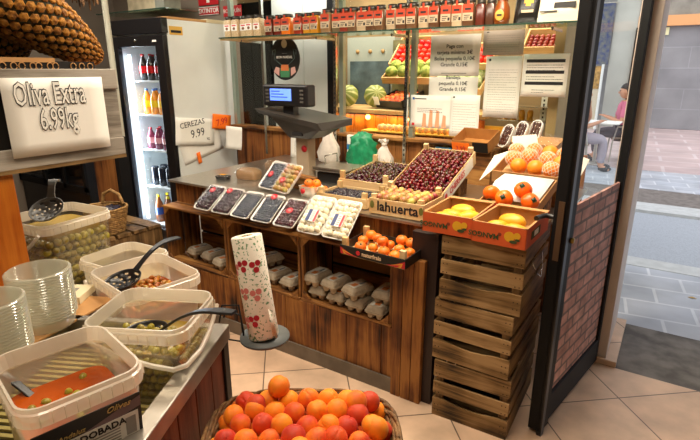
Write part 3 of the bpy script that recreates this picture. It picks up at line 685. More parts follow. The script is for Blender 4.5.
for i, (x, y, z, a, lb) in enumerate([(-.09, -.10, .075, (140, 0, 0), 'big orange persimmon at the left front corner of the paper-lined tray'), (-.02, -.125, .07, (65, 10, 0), 'big orange persimmon with a dark sticker, second from the left in the lined tray'),
        (.05, -.07, .10, (45, 0, 0), 'big orange persimmon lying highest in the paper-lined tray'), (.10, -.12, .07, (60, 20, 30), 'big orange persimmon with its calyx forward at the right front of the lined tray')]):
    p = Mx @ Vector((x, y, z))
    if i == 0: ps.location = p; ps.rotation_euler = [R(q) for q in a]; ps['label'] = lb
    else: dup(ps, p, a, lb)
p_ = thing('support_box', 'brown wooden box holding up the persimmon tray behind the mango boxes', 'box', (-.60, 2.50, .9)); MB().b2((-.12, -.03, 0), (.12, .14, .085)).build('box_body', W_box, p_)
t, Mx = fruit_crate('open cardboard tray of large oranges in foam nets beside the door frame', (-.62, 2.80, 1.06), (14, 0, -2), .34, .34, .07, False, 'fruit_tray', sidemat=M_card)
MB().add([(-.16, .165, .07), (-.02, .165, .07), (-.05, .22, .14), (-.19, .215, .12)], [(0, 1, 2, 3)]).build('folded_flap', pm('white_card', 'e6dccb', .8), t, solid=.002)
MB().add([(.165, -.16, .07), (.165, .16, .07), (.25, .15, .045), (.25, -.17, .03)], [(0, 1, 2, 3)]).build('folded_flap', MATS['white_card'], t, solid=.002)
MB().add([(-.165, -.16, .07), (-.165, .12, .07), (-.26, .12, .03), (-.24, -.17, .0)], [(3, 2, 1, 0)]).build('folded_flap', MATS['white_card'], t, solid=.002)
p_ = thing('support_box', 'brown wooden box under the orange tray beside the door frame', 'box', (-.62, 2.84, .9)); MB().b2((-.14, -.1, 0), (.14, .15, .14)).build('box_body', W_box, p_)
M_oran = pm('orange_peel', 'f58a18', .4, var=.08, scale=60, bump=.2)
def big_orange(net):
    o = MB().ball((0, 0, 0), .043, 20, 12, (1, 1, .95)).build('orange', M_oran)
    if net:
        mb = MB(); n, h = 13, 7
        def P_(u, v): t_ = math.pi*(.25+.62*v); return (.0465*math.sin(t_)*math.cos(u), .0465*math.sin(t_)*math.sin(u), -.045*math.cos(t_))
        for k in range(n):
            for sg in (1, -1):
                mb.tube([P_(2*math.pi*k/n+sg*j*.22, j/h) for j in range(h+1)], .0013, 4)
        mb.build('foam_net', pm('white_foam_net', 'ecdcc6', .8), o)
    return tag(o, 'x', 'orange')
on, ob = big_orange(True), big_orange(False)
spots = [(-.12, .09, .085, 1, 'orange in a white foam net at the back left corner of the large orange tray'), (-.03, .10, .09, 1, 'orange in a white foam net, middle of the rear row in the tray'), (.06, .09, .09, 0, 'bare orange in the rear row of the tray right of the netted ones'), (.14, .08, .085, 1, 'netted orange at the rear right corner by the door frame'),
         (-.10, -.02, .085, 1, 'netted orange in the left of the middle row of the tray'), (-.02, -.01, .1, 1, 'netted orange resting highest in the middle of the tray'), (.075, -.01, .09, 1, 'netted orange in the middle row beside the door frame'), (.145, -.02, .08, 0, 'bare orange at the right wall of the orange tray'),
         (-.05, -.10, .08, 0, 'bare orange at the front left of the orange tray'), (.04, -.105, .08, 0, 'bare orange at the front middle of the orange tray'), (.12, -.11, .08, 1, 'netted orange at the front right of the orange tray')]
un = ub = False
for x, y, z, nt_, lb in spots:
    p = Mx @ Vector((x, y, z)); a = (rnd.uniform(-50, 10), rnd.uniform(-30, 30), 0)
    if nt_ and not un: on.location = p; on['label'] = lb; un = True
    elif not nt_ and not ub: ob.location = p; ob['label'] = lb; ub = True
    else: dup(on if nt_ else ob, p, a, lb)
# cartons behind
t = thing('cardboard_box', 'open brown cardboard box with an orange price card in front', 'box', (-1.05, 3.10, 1.14), (20, 0, -6))
mb = MB()
for s_ in (-1, 1): mb.b2((-.12, s_*.09, 0), (.12, s_*.087, .075)); mb.b2((s_*.12, -.09, 0), (s_*.117, .09, .075))
mb.b2((-.12, -.09, 0), (.12, .09, .003)); mb.build('box_body', pm('open_carton_brown', 'b07a3c', .8, var=.08), t)
MB().b2((.02, -.0915, .004), (.118, -.0905, .07)).build('printed_side', M_bprint, t)
MB().b2((-.12, -.094, -.015), (.0, -.092, .06)).build('price_card', M_orange, t)
text('3.99', .04, t, (-.06, -.0955, .022), (90, 0, 0), M_red, 'price_digits')
p_ = thing('support_box', 'brown wooden box under the open cardboard box by the window', 'box', (-1.05, 3.14, .9)); MB().b2((-.12, -.1, 0), (.12, .1, .22)).build('box_body', W_box, p_)
M_date = pm('date_brown', '4a2416', .3, orand=.3)
def date_box(loc, rot, label):
    t = thing('date_box', label, 'box', loc, rot)
    MB().rings([rrect(.075, .15, .036, 0), rrect(.08, .155, .038, .02), rrect(.08, .155, .038, .022), rrect(.07, .145, .034, .022), rrect(.068, .14, .034, .01)], 0, False).build('white_tray', M_paper, t)
    for i in range(3):
        for j in range(5): MB().ball((-.02+.02*i, -.048+.024*j, .018), .011, 8, 6, (.85, 1.5, .7)).build('date', M_date, t)
    MB().rings([rrect(.072, .147, .034, .023), rrect(.066, .14, .033, .03)], 0, True).build('clear_lid', M_film, t)
date_box((-.98+.10, 3.17, 1.20), (62, 0, -25), 'long white date box leaning, leftmost under the printed notices'); date_box((-.80, 3.19, 1.22), (66, 0, -22), 'long white date box leaning in the middle of three')
date_box((-.72, 3.21, 1.23), (66, 0, -20), 'long white date box leaning, nearest the door frame')
t = thing('bagged_box', 'brown box wrapped in clear film behind the oranges', 'box', (-.68, 3.14, 1.12), (10, 0, -5))
MB().b2((-.13, -.08, 0), (.13, .08, .08)).build('box_body', M_card, t)
mb = MB(); mb.rings([rrect(.29, .19, .03, -.002), rrect(.3, .2, .03, .05), rrect(.22, .14, .04, .1), rrect(.1, .06, .02, .12)], 0, True).build('film_wrap', M_film, t)
p_ = thing('support_box', 'dark wooden box under the film-wrapped box at the window corner', 'box', (-.70, 3.17, .9)); MB().b2((-.17, -.09, 0), (.14, .12, .2)).build('box_body', W_box, p_)

# ------------------------------------------------------------------ punnets leaning on the counter front
M_foam = pm('white_foam_tray', 'e8e4dc', .6)
def punnet(label, fruitmat, r, nx, ny, sticker=(0, 0), fname='berry', lblkind='red', sc=(1, 1, 1)):
    t = thing('punnet', label, 'punnet'); w_, l = .14, .198
    MB().rings([rrect(w_-.03, l-.03, .015, 0), rrect(w_, l, .02, .024), rrect(w_+.004, l+.004, .021, .026), rrect(w_-.004, l-.004, .019, .026), rrect(w_-.03, l-.03, .013, .006)], 0, True).build('foam_tray', M_foam, t)
    pf = None
    for i in range(nx):
        for j in range(ny):
            x = (i-(nx-1)/2)*(w_-.03)/(nx-.4)+rnd.uniform(-.2, .2)*r; y = (j-(ny-1)/2)*(l-.03)/(ny-.4)+rnd.uniform(-.2, .2)*r
            z = .012+r*rnd.uniform(.75, 1.15)
            if pf is None: pf = MB().ball((0, 0, 0), r, 10, 7, sc).build(fname, fruitmat, t, (x, y, z)); 
            else: c = pf.copy(); COL.objects.link(c); c.parent = t; c.location = (x, y, z); c.rotation_euler = (rnd.random()*6, rnd.random()*6, rnd.random()*6)
    zt = .016+2*r
    rs = [[(x, y, z + (.0 if z < .02 else .0015*math.sin(37*x+51*y))) for x, y, z in rrect(w_+.003-k*.018, l+.003-k*.02, .02, zz, 4)] for k, zz in enumerate((.022, zt-.003, zt+.001, zt+.002, zt+.002))]
    MB().rings(rs, 0, True, cap0=False).build('cling_film', M_film, t)
    if lblkind == 'red':
        sx, sy = sticker
        st = MB().lathe([(0, .0012), (.02, .001), (.0205, 0)], 18, (sx, sy, zt+.003)).build('round_sticker', M_red, t)
        mb = MB()
        for k in range(3): mb.box((sx-.006+.006*k, sy+.004-.004*k, zt+.0048), (.010, .0022, .0006), (0, 0, 35))
        mb.build('sticker_print', M_paper, st)
    elif lblkind == 'wide':
        st = MB().box((0, -.02, zt+.0035), (.062, .062, .001)).build('paper_label', M_paper, t)
        MB().box((-.018, -.02, zt+.0044), (.02, .06, .0005)).build('label_blue_band', pm('print_navy', '28386a', .5), st)
        MB().box((.022, -.02, zt+.0044), (.012, .06, .0005)).build('label_red_band', M_red, st)
        mb = MB(); 
        for k in range(5): mb.box((.004, .0-.01*k, zt+.0044), (.016, .003, .0005))
        mb.build('label_print', M_ink, st)
    return t
M_blue = pm('blueberry_skin', '141824', .4, c2='2c3648', scale=60, orand=.3); M_plum = pm('dark_plum_skin', '1c0e16', .2, c2='381a26', scale=30, orand=.3)
M_mush = pm('mushroom_white', 'ddd0b2', .7, c2='f0e6cc', scale=30, orand=.08); M_pear = pm('small_pear_skin', '9a9a40', .35, c2='b5603a', scale=20, orand=.2)
A = 35
row = [(-2.335, 'leftmost foam punnet of dark grapes with a red sticker on the ledge', M_plum, .0135, 5, 8, (0, .045), 'grape', 'red'),
       (-2.18, 'second foam punnet of dark grapes, its red sticker near the top edge', M_plum, .0135, 5, 8, (-.02, .06), 'grape', 'red'),
       (-2.025, 'foam punnet of blueberries without a sticker on the ledge', M_blue, .0092, 8, 12, None, 'blueberry', 'none'),
       (-1.865, 'foam punnet of blueberries with a red sticker at its top edge', M_blue, .0092, 8, 12, (.0, .08), 'blueberry', 'red'),
       (-1.70, 'foam punnet of dark red cherries, red sticker in its middle, beside the mushrooms', M_chd, .0125, 6, 9, (0, .0), 'cherry_fruit', 'red'),
       (-1.535, 'foam punnet of whole white mushrooms with a square label, left of the two', M_mush, .0175, 4, 7, None, 'mushroom', 'wide'),
       (-1.375, 'foam punnet of white mushrooms with a square label, right of the two', M_mush, .016, 5, 7, None, 'mushroom', 'wide')]
for x, lb, mt, r, nx, ny, st, fn_, lk in row:
    p = punnet(lb, mt, r, nx, ny, st or (0, 0), fn_, lk, (1, 1, .8) if fn_ == 'mushroom' else (1, 1, 1))
    p.location = (x, 2.046, .832); p.rotation_euler = (R(A), 0, R(rnd.uniform(-2, 2)))
    if fn_ == 'mushroom': p.location = (x+.02, 2.04, .853); p.rotation_euler = (R(44), 0, 0); p.scale = (1.1, 1.15, 1.1)
p = punnet('foam punnet of blueberries lying on the metal top, turned beside the pear punnet', M_blue, .0085, 9, 13, (-.01, 0), 'blueberry', 'red'); p.location = (-2.01, 2.27, .972); p.rotation_euler = (R(46), 0, R(-12))
p = punnet('foam punnet of small green and red pears in front of the scale pillar', M_pear, .0165, 4, 6, (.0, -.03), 'small_pear', 'red'); p.location = (-1.87, 2.24, .972); p.rotation_euler = (R(46), 0, R(-12))
p_ = thing('support_box', 'low wooden box under the two raised punnets before the scale', 'box', (-1.91, 2.36, .9), (0, 0, -12)); MB().b2((-.12, -.02, 0), (.13, .05, .08)).build('box_body', W_box, p_)
# bread in film, little tray
M_bread = pm('wholemeal_crust', '8a6a48', .8, var=.15, scale=40, bump=.4)
def loaf(label, loc, rz, s_=1):
    t = thing('bread_loaf', label, 'bread', loc, (0, 0, rz))
    MB().rings([rrect(.15*s_, .09*s_, .03, .002), rrect(.16*s_, .1*s_, .035, .03*s_), rrect(.15*s_, .09*s_, .035, .055*s_), rrect(.1*s_, .05*s_, .02, .07*s_)], 0, True).build('crust', M_bread, t)
    MB().rings([rrect(.165*s_, .105*s_, .03, 0), rrect(.18*s_, .12*s_, .04, .03*s_), rrect(.165*s_, .10*s_, .035, .062*s_), rrect(.1*s_, .05*s_, .02, .08*s_)], 0, True).build('film_wrap', M_film, t)
loaf('film-wrapped brown loaf on the metal counter top, left of the raised punnets', (-2.36, 2.40, .9), 10, 1.05)
loaf('second film-wrapped brown loaf standing further back by the counter rear', (-2.42, 2.72, .9), -20, .95)
t = thing('small_tray', 'small black film-covered tray with a yellow sticker left of the loaf', 'tray', (-2.50, 2.30, .9), (0, 0, 10))
MB().rings([rrect(.08, .055, .012, 0), rrect(.095, .07, .015, .022)], 0, True).build('tray_body', M_blackp, t); MB().rings([rrect(.097, .072, .015, .022), rrect(.07, .045, .015, .03)], 0, True).build('film_cover', M_film, t)
MB().b2((-.02, -.015, .031), (.02, .012, .032)).build('yellow_sticker', pm('sticker_yellow', 'e8a818', .5), t)
# clear tub of mandarins + loose ones behind mushroom punnets
t = thing('clear_tub', 'clear plastic tub of small mandarins with a red sticker', 'tub', (-1.725, 2.25, .9), (0, 0, 0))
MB().rings([rrect(.10, .085, .015, 0), rrect(.12, .10, .02, .06), rrect(.124, .104, .02, .061), rrect(.116, .096, .018, .061), rrect(.097, .082, .014, .003)], 0, True, cap1=True).build('tub_body', M_tub, t)
MB().lathe([(0, 0), (.016, 0), (.016, .001), (0, .001)], 14, M=Matrix.Translation((-.02, -.052, .035)) @ Matrix.Rotation(R(82), 4, 'X')).build('red_sticker', M_red, t)
for i, (x, y, z) in enumerate([(-.03, -.02, .03), (.03, -.02, .03), (0, .02, .03), (-.03, .02, .055), (.03, .015, .06), (0, -.02, .065)]):
    dup(mand, (-1.725+x, 2.25+y, .912+z), (10*i, 20, 0), 'small mandarin heaped in the clear plastic tub by the scale', 'mandarins in the clear tub', 1.0)
for i, (x, y) in enumerate([(-1.635, 2.28), (-1.64, 2.34), (-1.70, 2.345)]): dup(mand, (x, y, .923), (0, 0, 0), 'loose mandarin on the metal top between the clear tub and the berry tray', 'loose mandarins beside the clear tub', .9)

# ------------------------------------------------------------------ digital scale
t = thing('digital_scale', 'dark digital shop scale on a beige pillar with a lit blue display', 'scale', (-1.99, 2.55, .9))
MB().b2((-.05, -.04, 0), (.05, .04, .33)).build('pillar', pm('beige_pillar', 'a8957c', .5), t, bevel=.006)
MB().lathe([(0, 0), (.022, 0), (.022, .001), (0, .001)], 14, M=Matrix.Translation((.02, -.041, .22)) @ Matrix.Rotation(R(90), 4, 'X')).build('red_sticker', M_red, t)
M_sc = pm('scale_grey', '38332e', .35)
mb = MB(); mb.rings([[(-.27, -.13, .435), (.24, -.15, .355), (.28, .12, .37), (-.24, .12, .44)], [(-.29, -.15, .465), (.22, -.17, .40), (.28, .13, .41), (-.25, .14, .475)]], 0, False)
mb.rings([[(-.07, -.08, .29), (.10, -.08, .29), (.10, .08, .29), (-.07, .08, .29)], [(-.2, -.12, .43), (.22, -.14, .36), (.24, .10, .37), (-.2, .10, .43)]], 0, False)
mb.build('print_head', M_sc, t, bevel=.006)
MB().b2((-.02, -.112, .31), (.06, -.10, .33)).build('name_plate', M_ink, t)
d_ = MB().b2((-.23, -.13, .485), (.12, -.04, .615)).build('display_box', M_blackp, t, bevel=.012)
MB().b2((-.165, -.134, .52), (-.0, -.130, .590)).build('screen', pm('lcd_blue', '5a80ff', .3, emit='6a90ff', es=1.3), d_)
mb = MB()
for k in range(3): mb.b2((-.155, -.1355, .573-.017*k), (-.085+.03*k, -.1345, .578-.017*k))
mb.build('screen_print', pm('lcd_text', '24409a', .5), d_)
mb = MB()
for s_ in (-1, 1):
    for k in range(4): mb.b2((-.055+s_*.135-.012, -.134, .51+.022*k), (-.055+s_*.135+.012, -.130, .52+.022*k))
mb.build('buttons', pm('button_grey', '5a5650', .5), d_)
MB().b2((-.09, -.10, .42), (-.01, -.05, .49)).build('neck', M_blackp, t)
MB().b2((.07, .02, 0), (.29, .24, .07)).build('weighing_base', M_blackp, t, bevel=.01)
MB().b2((.05, -.0, .085), (.30, .26, .095)).b2((.05, -.0, .08), (.30, .005, .105)).b2((.1, .05, .07), (.26, .2, .09)).build('weighing_pan', M_steel, t, bevel=.003)
mb = MB().tube([(.08, .1, .1), (.08, .1, .16), (.08, .24, .16), (.08, .24, .1)], .004, 6).build('pan_rail', M_chrome, t)
# plastic bags, cloth and cards hanging on the dado
def bag(label, loc, h, w_, mat, knot=True, rz=0):
    t = thing('plastic_bag', label, 'bag', loc, (0, 0, rz)); n = 30; rs = []
    for k, (r, z) in enumerate(([(.55, 0), (.95, .06), (1, .25), (.85, .45), (.55, .66), (.3, .78), (.12, .82), (.26, .9), (.5, 1.0)] if knot else [(.7, 0), (.95, .06), (1, .2), (1.02, .4), (.9, .6), (.8, .75), (.72, .85), (.55, .93), (.2, 1.0)])):
        rs.append([(w_/2*r*math.cos(a)*(1+.20*math.sin(5*a+k*1.7)+.1*math.sin(9*a-k*2.3))+.06*w_*math.sin(3*k), w_*.3*r*math.sin(a)*(1+.2*math.sin(7*a+2*k)), z*h*(1+.04*math.sin(4*a+k))) for a in [2*math.pi*i/n for i in range(n)]])
    MB().rings(rs, 0, True).build('bag_body', mat, t)
    if knot: MB().ball((0, 0, .87*h), .02, 10, 6).build('knot', M_red if knot == 'red' else mat, t)
M_wbag = pm('white_bag_plastic', 'd8cfc4', .4, var=.06, scale=30); M_gbag = pm('green_bag_plastic', '1d8a5c', .35, var=.2, scale=25, bump=.6)
bag('white plastic bag tied with a red tape, just right of the scale', (-2.25, 3.18, .9), .30, .18, M_wbag, 'red')
bag('crumpled green plastic bag on the counter under the window', (-1.93, 3.16, .9), .26, .21, M_gbag, False, 15)
bag('small white knotted plastic bag right of the green one', (-1.74, 3.14, .9), .22, .15, M_wbag)
t = thing('leaflet_holder', 'blue and white leaflet box against the wall left of the green bag', 'leaflet', (-2.08, 3.25, .9)); MB().b2((-.05, 0, 0), (.05, .03, .22)).build('card_body', M_paper, t); MB().b2((-.05, -.002, .11), (.05, 0, .15)).build('blue_band', pm('print_blue', '2a78b0', .5), t)
mb = MB(); [mb.b2((-.04, -.002, .02+.02*k), (.03, 0, .028+.02*k)) for k in range(4)]; mb.build('small_print', M_ink, t)
t = thing('price_card', 'orange price card hanging on white sheets left of the scale pillar', 'card', (-2.62, 3.25, 1.12))
sheet('white_sheet', .24, .26, M_paper, t, (.04, .01, -.10), (0, 3, 0)); sheet('orange_card', .12, .09, M_orange, t, (0, 0, 0), (0, 12, 0)); text('1.99', .04, t, (0, -.004, 0), (90, 0, 0), M_red, 'price_digits')
mb = MB()
for k in range(5): mb.tube([(-.03+.035*k, -.0, -.18), (-.025+.035*k, 0, -.08+.01*(k % 2))], .0015, 4)
mb.build('hand_writing', M_ink, t)
t = thing('folded_sheet', 'plain white folded sheet hung just right of the tall fridge', 'paper', (-3.3, 3.2, 1.02)); sheet('paper_sheet', .16, .2, M_paper, t, (0, 0, 0), (0, 4, 15), curl=.01)

# ------------------------------------------------------------------ fridge
FX0, FX1, FY0, FY1, FZ = -4.16, -3.50, 2.70, 3.42, 1.985
t = thing('drinks_fridge', 'tall white and black drinks fridge with a lit glass door', 'fridge', ((FX0+FX1)/2, FY0, 0)); hw = (FX1-FX0)/2
MB().b2((hw-.04, .05, .0), (hw, .72, FZ)).b2((-hw, .05, 0), (-hw+.04, .72, FZ)).b2((-hw+.04, .62, 0), (hw-.04, .72, FZ)).b2((-hw+.04, .05, FZ-.12), (hw-.04, .62, FZ)).b2((-hw+.04, .05, 0), (hw-.04, .62, .14)).build('cabinet', M_white, t, bevel=.004)
MB().b2((-hw+.04, .58, .14), (hw-.04, .62, FZ-.12)).build('inner_back', pm('fridge_inner', 'b8c4cc', .4), t)
mb = MB(); mb.b2((-hw-.005, .0, FZ-.105), (hw+.002, .06, FZ+.01)); mb.build('top_panel', M_blackp, t, bevel=.004)
MB().b2((-hw+.0, .02, 0), (hw, .05, .13)).build('kick_panel', M_blackp, t)
dr = MB(); dr.b2((-hw, 0, .14), (-hw+.055, .045, FZ-.12)).b2((hw-.10, 0, .14), (hw, .045, FZ-.12)).b2((-hw+.055, 0, FZ-.20), (hw-.10, .045, FZ-.12)).b2((-hw+.055, 0, .14), (hw-.10, .045, .22)); dr = dr.build('door', M_blackp, t, bevel=.003)
MB().b2((-hw+.055, .02, .22), (hw-.10, .026, FZ-.20)).build('door_glass', M_glass, dr)
MB().lathe([(0, 0), (.012, 0), (.012, .008), (0, .008)], 12, M=Matrix.Translation((-.02, -.0, FZ-.155)) @ Matrix.Rotation(R(90), 4, 'X')).build('door_lock', M_chrome, dr)
MB().b2((.2, -.0015, FZ-.17), (.25, 0, FZ-.155)).build('small_badge', M_paper, dr)
MB().tube([(-hw+.095, .075, .26), (-hw+.095, .075, FZ-.26)], .014, 8).build('light_strip', pm('cold_led', 'ffffff', .3, emit='cfe4ff', es=7), t)
l = bpy.data.lights.new('fridge_light', 'AREA'); l.shape = 'RECTANGLE'; l.size = 1.5; l.size_y = .05; l.energy = 7; l.color = (.85, .93, 1)
lo = bpy.data.objects.new('fridge_light', l); COL.objects.link(lo); lo.location = (FX0+.12, FY0+.1, 1.0); lo.rotation_euler = (0, R(-90), R(35))
MB().b2((hw-.04, .04, FZ+.001), (hw, .12, FZ-.0)).build('top_rail_card', M_card, t) if False else None
SH = [.2, .56, .90, 1.21, 1.50]
for z in SH: MB().b2((-hw+.045, .1, z), (hw-.045, .56, z+.012)).build('wire_shelf', pm('shelf_white', 'dfe8ee', .4), t)
MB().b2((hw+.0005, .01+.06, FZ-.115), (hw+.0015, .20, FZ-.05)).build('yellow_energy_sticker', pm('sticker_energy', 'd8a840', .5), t)
mb = MB().b2((hw+.0016, .085, FZ-.1), (hw+.002, .185, FZ-.08)).build('sticker_print', M_ink, t)
def bottle(kind, body, capc, lab, h, r):
    o = thing(kind, 'x', kind.replace('_', ' '))
    if kind == 'drink_can': MB().lathe([(0, 0), (r*.8, 0), (r, .006), (r, h-.01), (r*.82, h), (0, h)], 12).build('can_body', body, o)
    else:
        MB().lathe([(0, 0), (r, .002), (r, h*.6), (r*.8, h*.72), (r*.38, h*.88), (r*.36, h*.93)], 12).build('bottle_body', body, o)
        MB().lathe([(r*.42, h*.92), (r*.42, h), (0, h)], 10).build('bottle_cap', capc, o)
        MB().lathe([(r*1.01, h*.28), (r*1.01, h*.55)], 12).build('bottle_label', lab, o)
    return o
P1 = lambda n, c: pm(n, c, .25, spec=.7)
rows = [(SH[4], 'cola_bottle', P1('cola_dark', '180a08'), P1('cap_red', 'c01818'), P1('cola_label', 'c8141c'), .22, .038, 5, 'dark bottle with a red label on the top fridge shelf', 'dark bottles on the top fridge shelf'),
        (SH[3], 'soda_bottle', P1('soda_orange', 'e89018'), P1('cap_blue', '2858a8'), P1('soda_label', 'e8c020'), .22, .038, 5, 'orange soda bottle with a yellow label on the second fridge shelf', 'orange bottles on the second fridge shelf'),
        (SH[2], 'juice_bottle', P1('juice_purple', '7a2848'), P1('cap_red2', 'b82030'), P1('juice_label', 'd8a0a8'), .19, .036, 5, 'small juice bottle with a pink label on the third fridge shelf', 'juice bottles on the third fridge shelf'),
        (SH[1], 'drink_can', P1('can_dark', '1c2230'), None, None, .175, .036, 5, 'dark drinks can on the fourth fridge shelf', 'dark cans on the fourth fridge shelf'),
        (SH[0], 'iced_tea_bottle', P1('tea_brown', '8a4a20'), P1('cap_yellow', 'f0d810'), P1('tea_label', '2a4a88'), .26, .038, 4, 'iced tea bottle with a yellow cap on the bottom fridge shelf', 'yellow-capped bottles on the bottom fridge shelf')]
for z, kn, bd, cp_, lb_, h, r, n, lab, grp in rows:
    pr_ = bottle(kn, bd, cp_, lb_, h, r); fst = True
    for j in range(2):
        for i in range(n):
            loc = (FX0+.145+i*(.42/(n-1)), FY0+.17+j*.1, z+.0125)
            if fst: pr_.location = loc; pr_['label'] = lab; pr_['group'] = grp; fst = False
            else: dup(pr_, loc, (0, 0, rnd.uniform(0, 60)))
# things on the fridge's side and top
t = thing('price_sheet', 'handwritten white sheet reading CEREZAS 9.99 taped to the fridge side', 'paper', (-3.48, 2.93, 1.09), (0, 0, 90))
sheet('paper_sheet', .42, .23, M_paper, t, (0, 0, 0), (0, 6, 0))
text('CEREZAS', .066, t, (-.03, -.002, .070), (90, -6, 0), M_ink, 'hand_writing', ext=.0004); text('9.99', .10, t, (.02, -.002, -.015), (90, -6, 0), M_ink, 'hand_writing', ext=.0004, sx=.9)
text('kg', .035, t, (.13, -.002, -.07), (90, -6, 0), M_ink, 'hand_writing', ext=.0004)
t = thing('price_card', 'orange price card taped beside the CEREZAS sheet on the fridge', 'card', (-3.475, 3.23, 1.15), (0, 0, 90)); sheet('card_sheet', .22, .13, M_orange, t, (0, 0, 0), (0, 8, 0)); text('7.99', .08, t, (0, -.004, 0), (90, -8, 0), M_red, 'price_digits')
t = thing('paper_sheets', 'pair of creased white sheets hanging below the CEREZAS sheet', 'paper', (-3.492, 3.0, .99), (0, 0, 90)); sheet('paper_sheet', .46, .22, M_paper, t, (0, .006, -.02), (0, -12, 0), curl=.004)
t = thing('orange_card', 'small orange card stuck low on the fridge side by the metal counter top', 'card', (-3.485, 2.95, .86), (0, 0, 90)); sheet('card_sheet', .04, .10, M_orange, t, (0, 0, 0), (0, -10, 0))
t = thing('cardboard_strip', 'long flat strip of cardboard lying on top of the white fridge', 'cardboard', (-3.59, 3.05, FZ+.002)); MB().b2((-.05, -.28, 0), (.08, .12, .02)).build('strip_body', M_card, t, bevel=.003)
MB().b2((-.05, .12, 0), (.08, .34, .03)).build('white_roll_end', pm('cream_card', 'd8caa8', .8), t, bevel=.005)

# ------------------------------------------------------------------ glass shelves with jars
struct('trim_9', MB().b2((-2.977, 3.25, .9), (-2.953, 3.275, 2.35)).b2((-2.255, 3.25, .9), (-2.23, 3.275, 2.35)).b2((-1.65, 3.25, .9), (-1.625, 3.275, 2.35)), M_chrome)
mb = MB()
for xx in (-2.2425, -1.6375):
    for k in range(24): mb.b2((xx-.004, 3.248, 1.0+k*.035), (xx+.004, 3.25, 1.018+k*.035))
struct('trim_10', mb, M_ink)
t = thing('jar_shelf', 'long green-edged glass shelf carrying all the jars', 'shelf', (-1.85, 3.1, 1.838))
MB().b2((-1.32, -.12, 0), (1.33, .15, .008)).build('glass_plate', M_gshelf, t); MB().b2((-1.32, -.123, 0), (1.33, -.12, .009)).build('glass_edge', M_gedge, t)
MB().b2((-1.32, -.11, -.012), (-.4, .14, -.001)).build('wood_liner', W_pale, t)
for xx in (-1.115, -.39, .215, 1.2): MB().b2((xx-.006, -.08, -.03), (xx+.006, .16, -.013)).build('bracket', M_chrome, t)
t = thing('top_glass_shelf', 'upper glass shelf just above the jars', 'shelf', (-2.3, 3.1, 2.16)); MB().b2((-1.1, -.12, 0), (1.0, .15, .008)).build('glass_plate', M_gshelf, t); MB().b2((-1.1, -.123, 0), (1.0, -.12, .009)).build('glass_edge', M_gedge, t)
M_jlid = pm('dark_jar_lid', '34302a', .35, .3); M_jor = pm('jar_label_orange', 'b83a14', .6); M_jcr = pm('jar_label_cream', 'bca98c', .7)
def jar(kind, label, loc, cont, w_=.068, h=.115, rz=0):
    t = thing('glass_jar', label, 'jar', loc, (0, 0, rz))
    MB().rings([rrect(w_*.92, w_*.92, .012, 0, 3), rrect(w_, w_, .014, .008, 3), rrect(w_, w_, .014, h*.84, 3), rrect(w_*.8, w_*.8, .02, h*.93, 3)], 0, True).build('jar_body', cont, t)
    MB().lathe([(w_*.46, h*.90), (w_*.48, h*.92), (w_*.48, h*1.08), (0, h*1.09)], 16).build('lid', M_jlid, t)
    if kind == 'orange':
        MB().b2((-w_*.43, -w_/2-.001, h*.22), (w_*.43, -w_/2, h*.52)).build('cream_label', M_jcr, t)
        MB().b2((-w_*.43, -w_/2-.0014, h*.52), (w_*.43, -w_/2, h*.84)).b2((-w_*.09, -w_/2-.002, h*.84), (w_*.09, -w_/2-.0, h*1.02)).build('orange_label', M_jor, t)
        mb = MB(); [mb.b2((-w_*.3, -w_/2-.0018, h*(.27+.07*k)), (w_*(.0+.1*k), -w_/2-.001, h*(.3+.07*k))) for k in range(3)]; mb.b2((w_*.2, -w_/2-.0018, h*.26), (w_*.38, -w_/2-.001, h*.38)); mb.b2((-w_*.25, -w_/2-.002, h*.62), (w_*.25, -w_/2-.0014, h*.70)); mb.build('label_print', M_ink, t)
    elif kind == 'pulse':
        MB().b2((-w_*.45, -w_/2-.001, h*.33), (w_*.45, -w_/2, h*.66)).build('cream_label', M_paper, t); MB().b2((-w_*.3, -w_/2-.0016, h*.56), (w_*.3, -w_/2-.001, h*.62)).build('label_red_word', M_red, t)
        MB().ball((0, -w_/2-.001, h*.44), .014, 10, 6, (1, .08, .8)).build('label_bowl', pm('label_bowl_brown', '7a4a28', .6), t)
    return t
M_chick = pm('chickpeas_in_jar', 'b89a70', .3, c2='d8c098', scale=110, bump=.4)
for i in range(5):
    jar('pulse', 'tall jar of pale chickpeas on the glass shelf, %s' % ['nearest the fridge', 'second from the fridge', 'third and partly hidden', 'fourth from the fridge', 'last before the orange labels'][i], (-3.12+i*.078, 3.06+(.02 if i == 2 else 0), 1.847), M_chick, .072, .145)
conts = [('5a2414', 'dark red'), ('6a1e12', 'deep red'), ('e0701a', 'bright orange'), ('8a2a14', 'brick red'), ('c88a20', 'amber'), ('c08018', 'golden'), ('8a6a48', 'light brown'), ('6a5a40', 'olive brown'), ('7a2a1a', 'red brown')]
xs = [-2.70, -2.62, -2.53, -2.42, -2.345, -2.27, -2.17, -2.09, -2.02, -1.955, -1.88, -1.81, -1.745, -1.66, -1.585, -1.51, -1.43, -1.355, -1.28, -1.21, -1.14]
names_ = 'first second third fourth fifth sixth seventh eighth ninth tenth eleventh twelfth thirteenth fourteenth fifteenth sixteenth seventeenth eighteenth nineteenth twentieth twenty-first'.split()
for i, x in enumerate(xs):
    c, nm = conts[i] if i < 9 else [('6a4a30', 'brown'), ('b8a080', 'beige'), ('5a3a24', 'dark brown')][i % 3]
    jar('orange', '%s jar with an orange label counted from the left, %s inside' % (names_[i], nm), (x, 3.07+.012*(i % 3 == 1), 1.847), P1('jar_'+c, c), .072+(.010 if i in (2, 6, 10) else 0), .134+(.012 if i > 5 else 0), rnd.uniform(-5, 5))
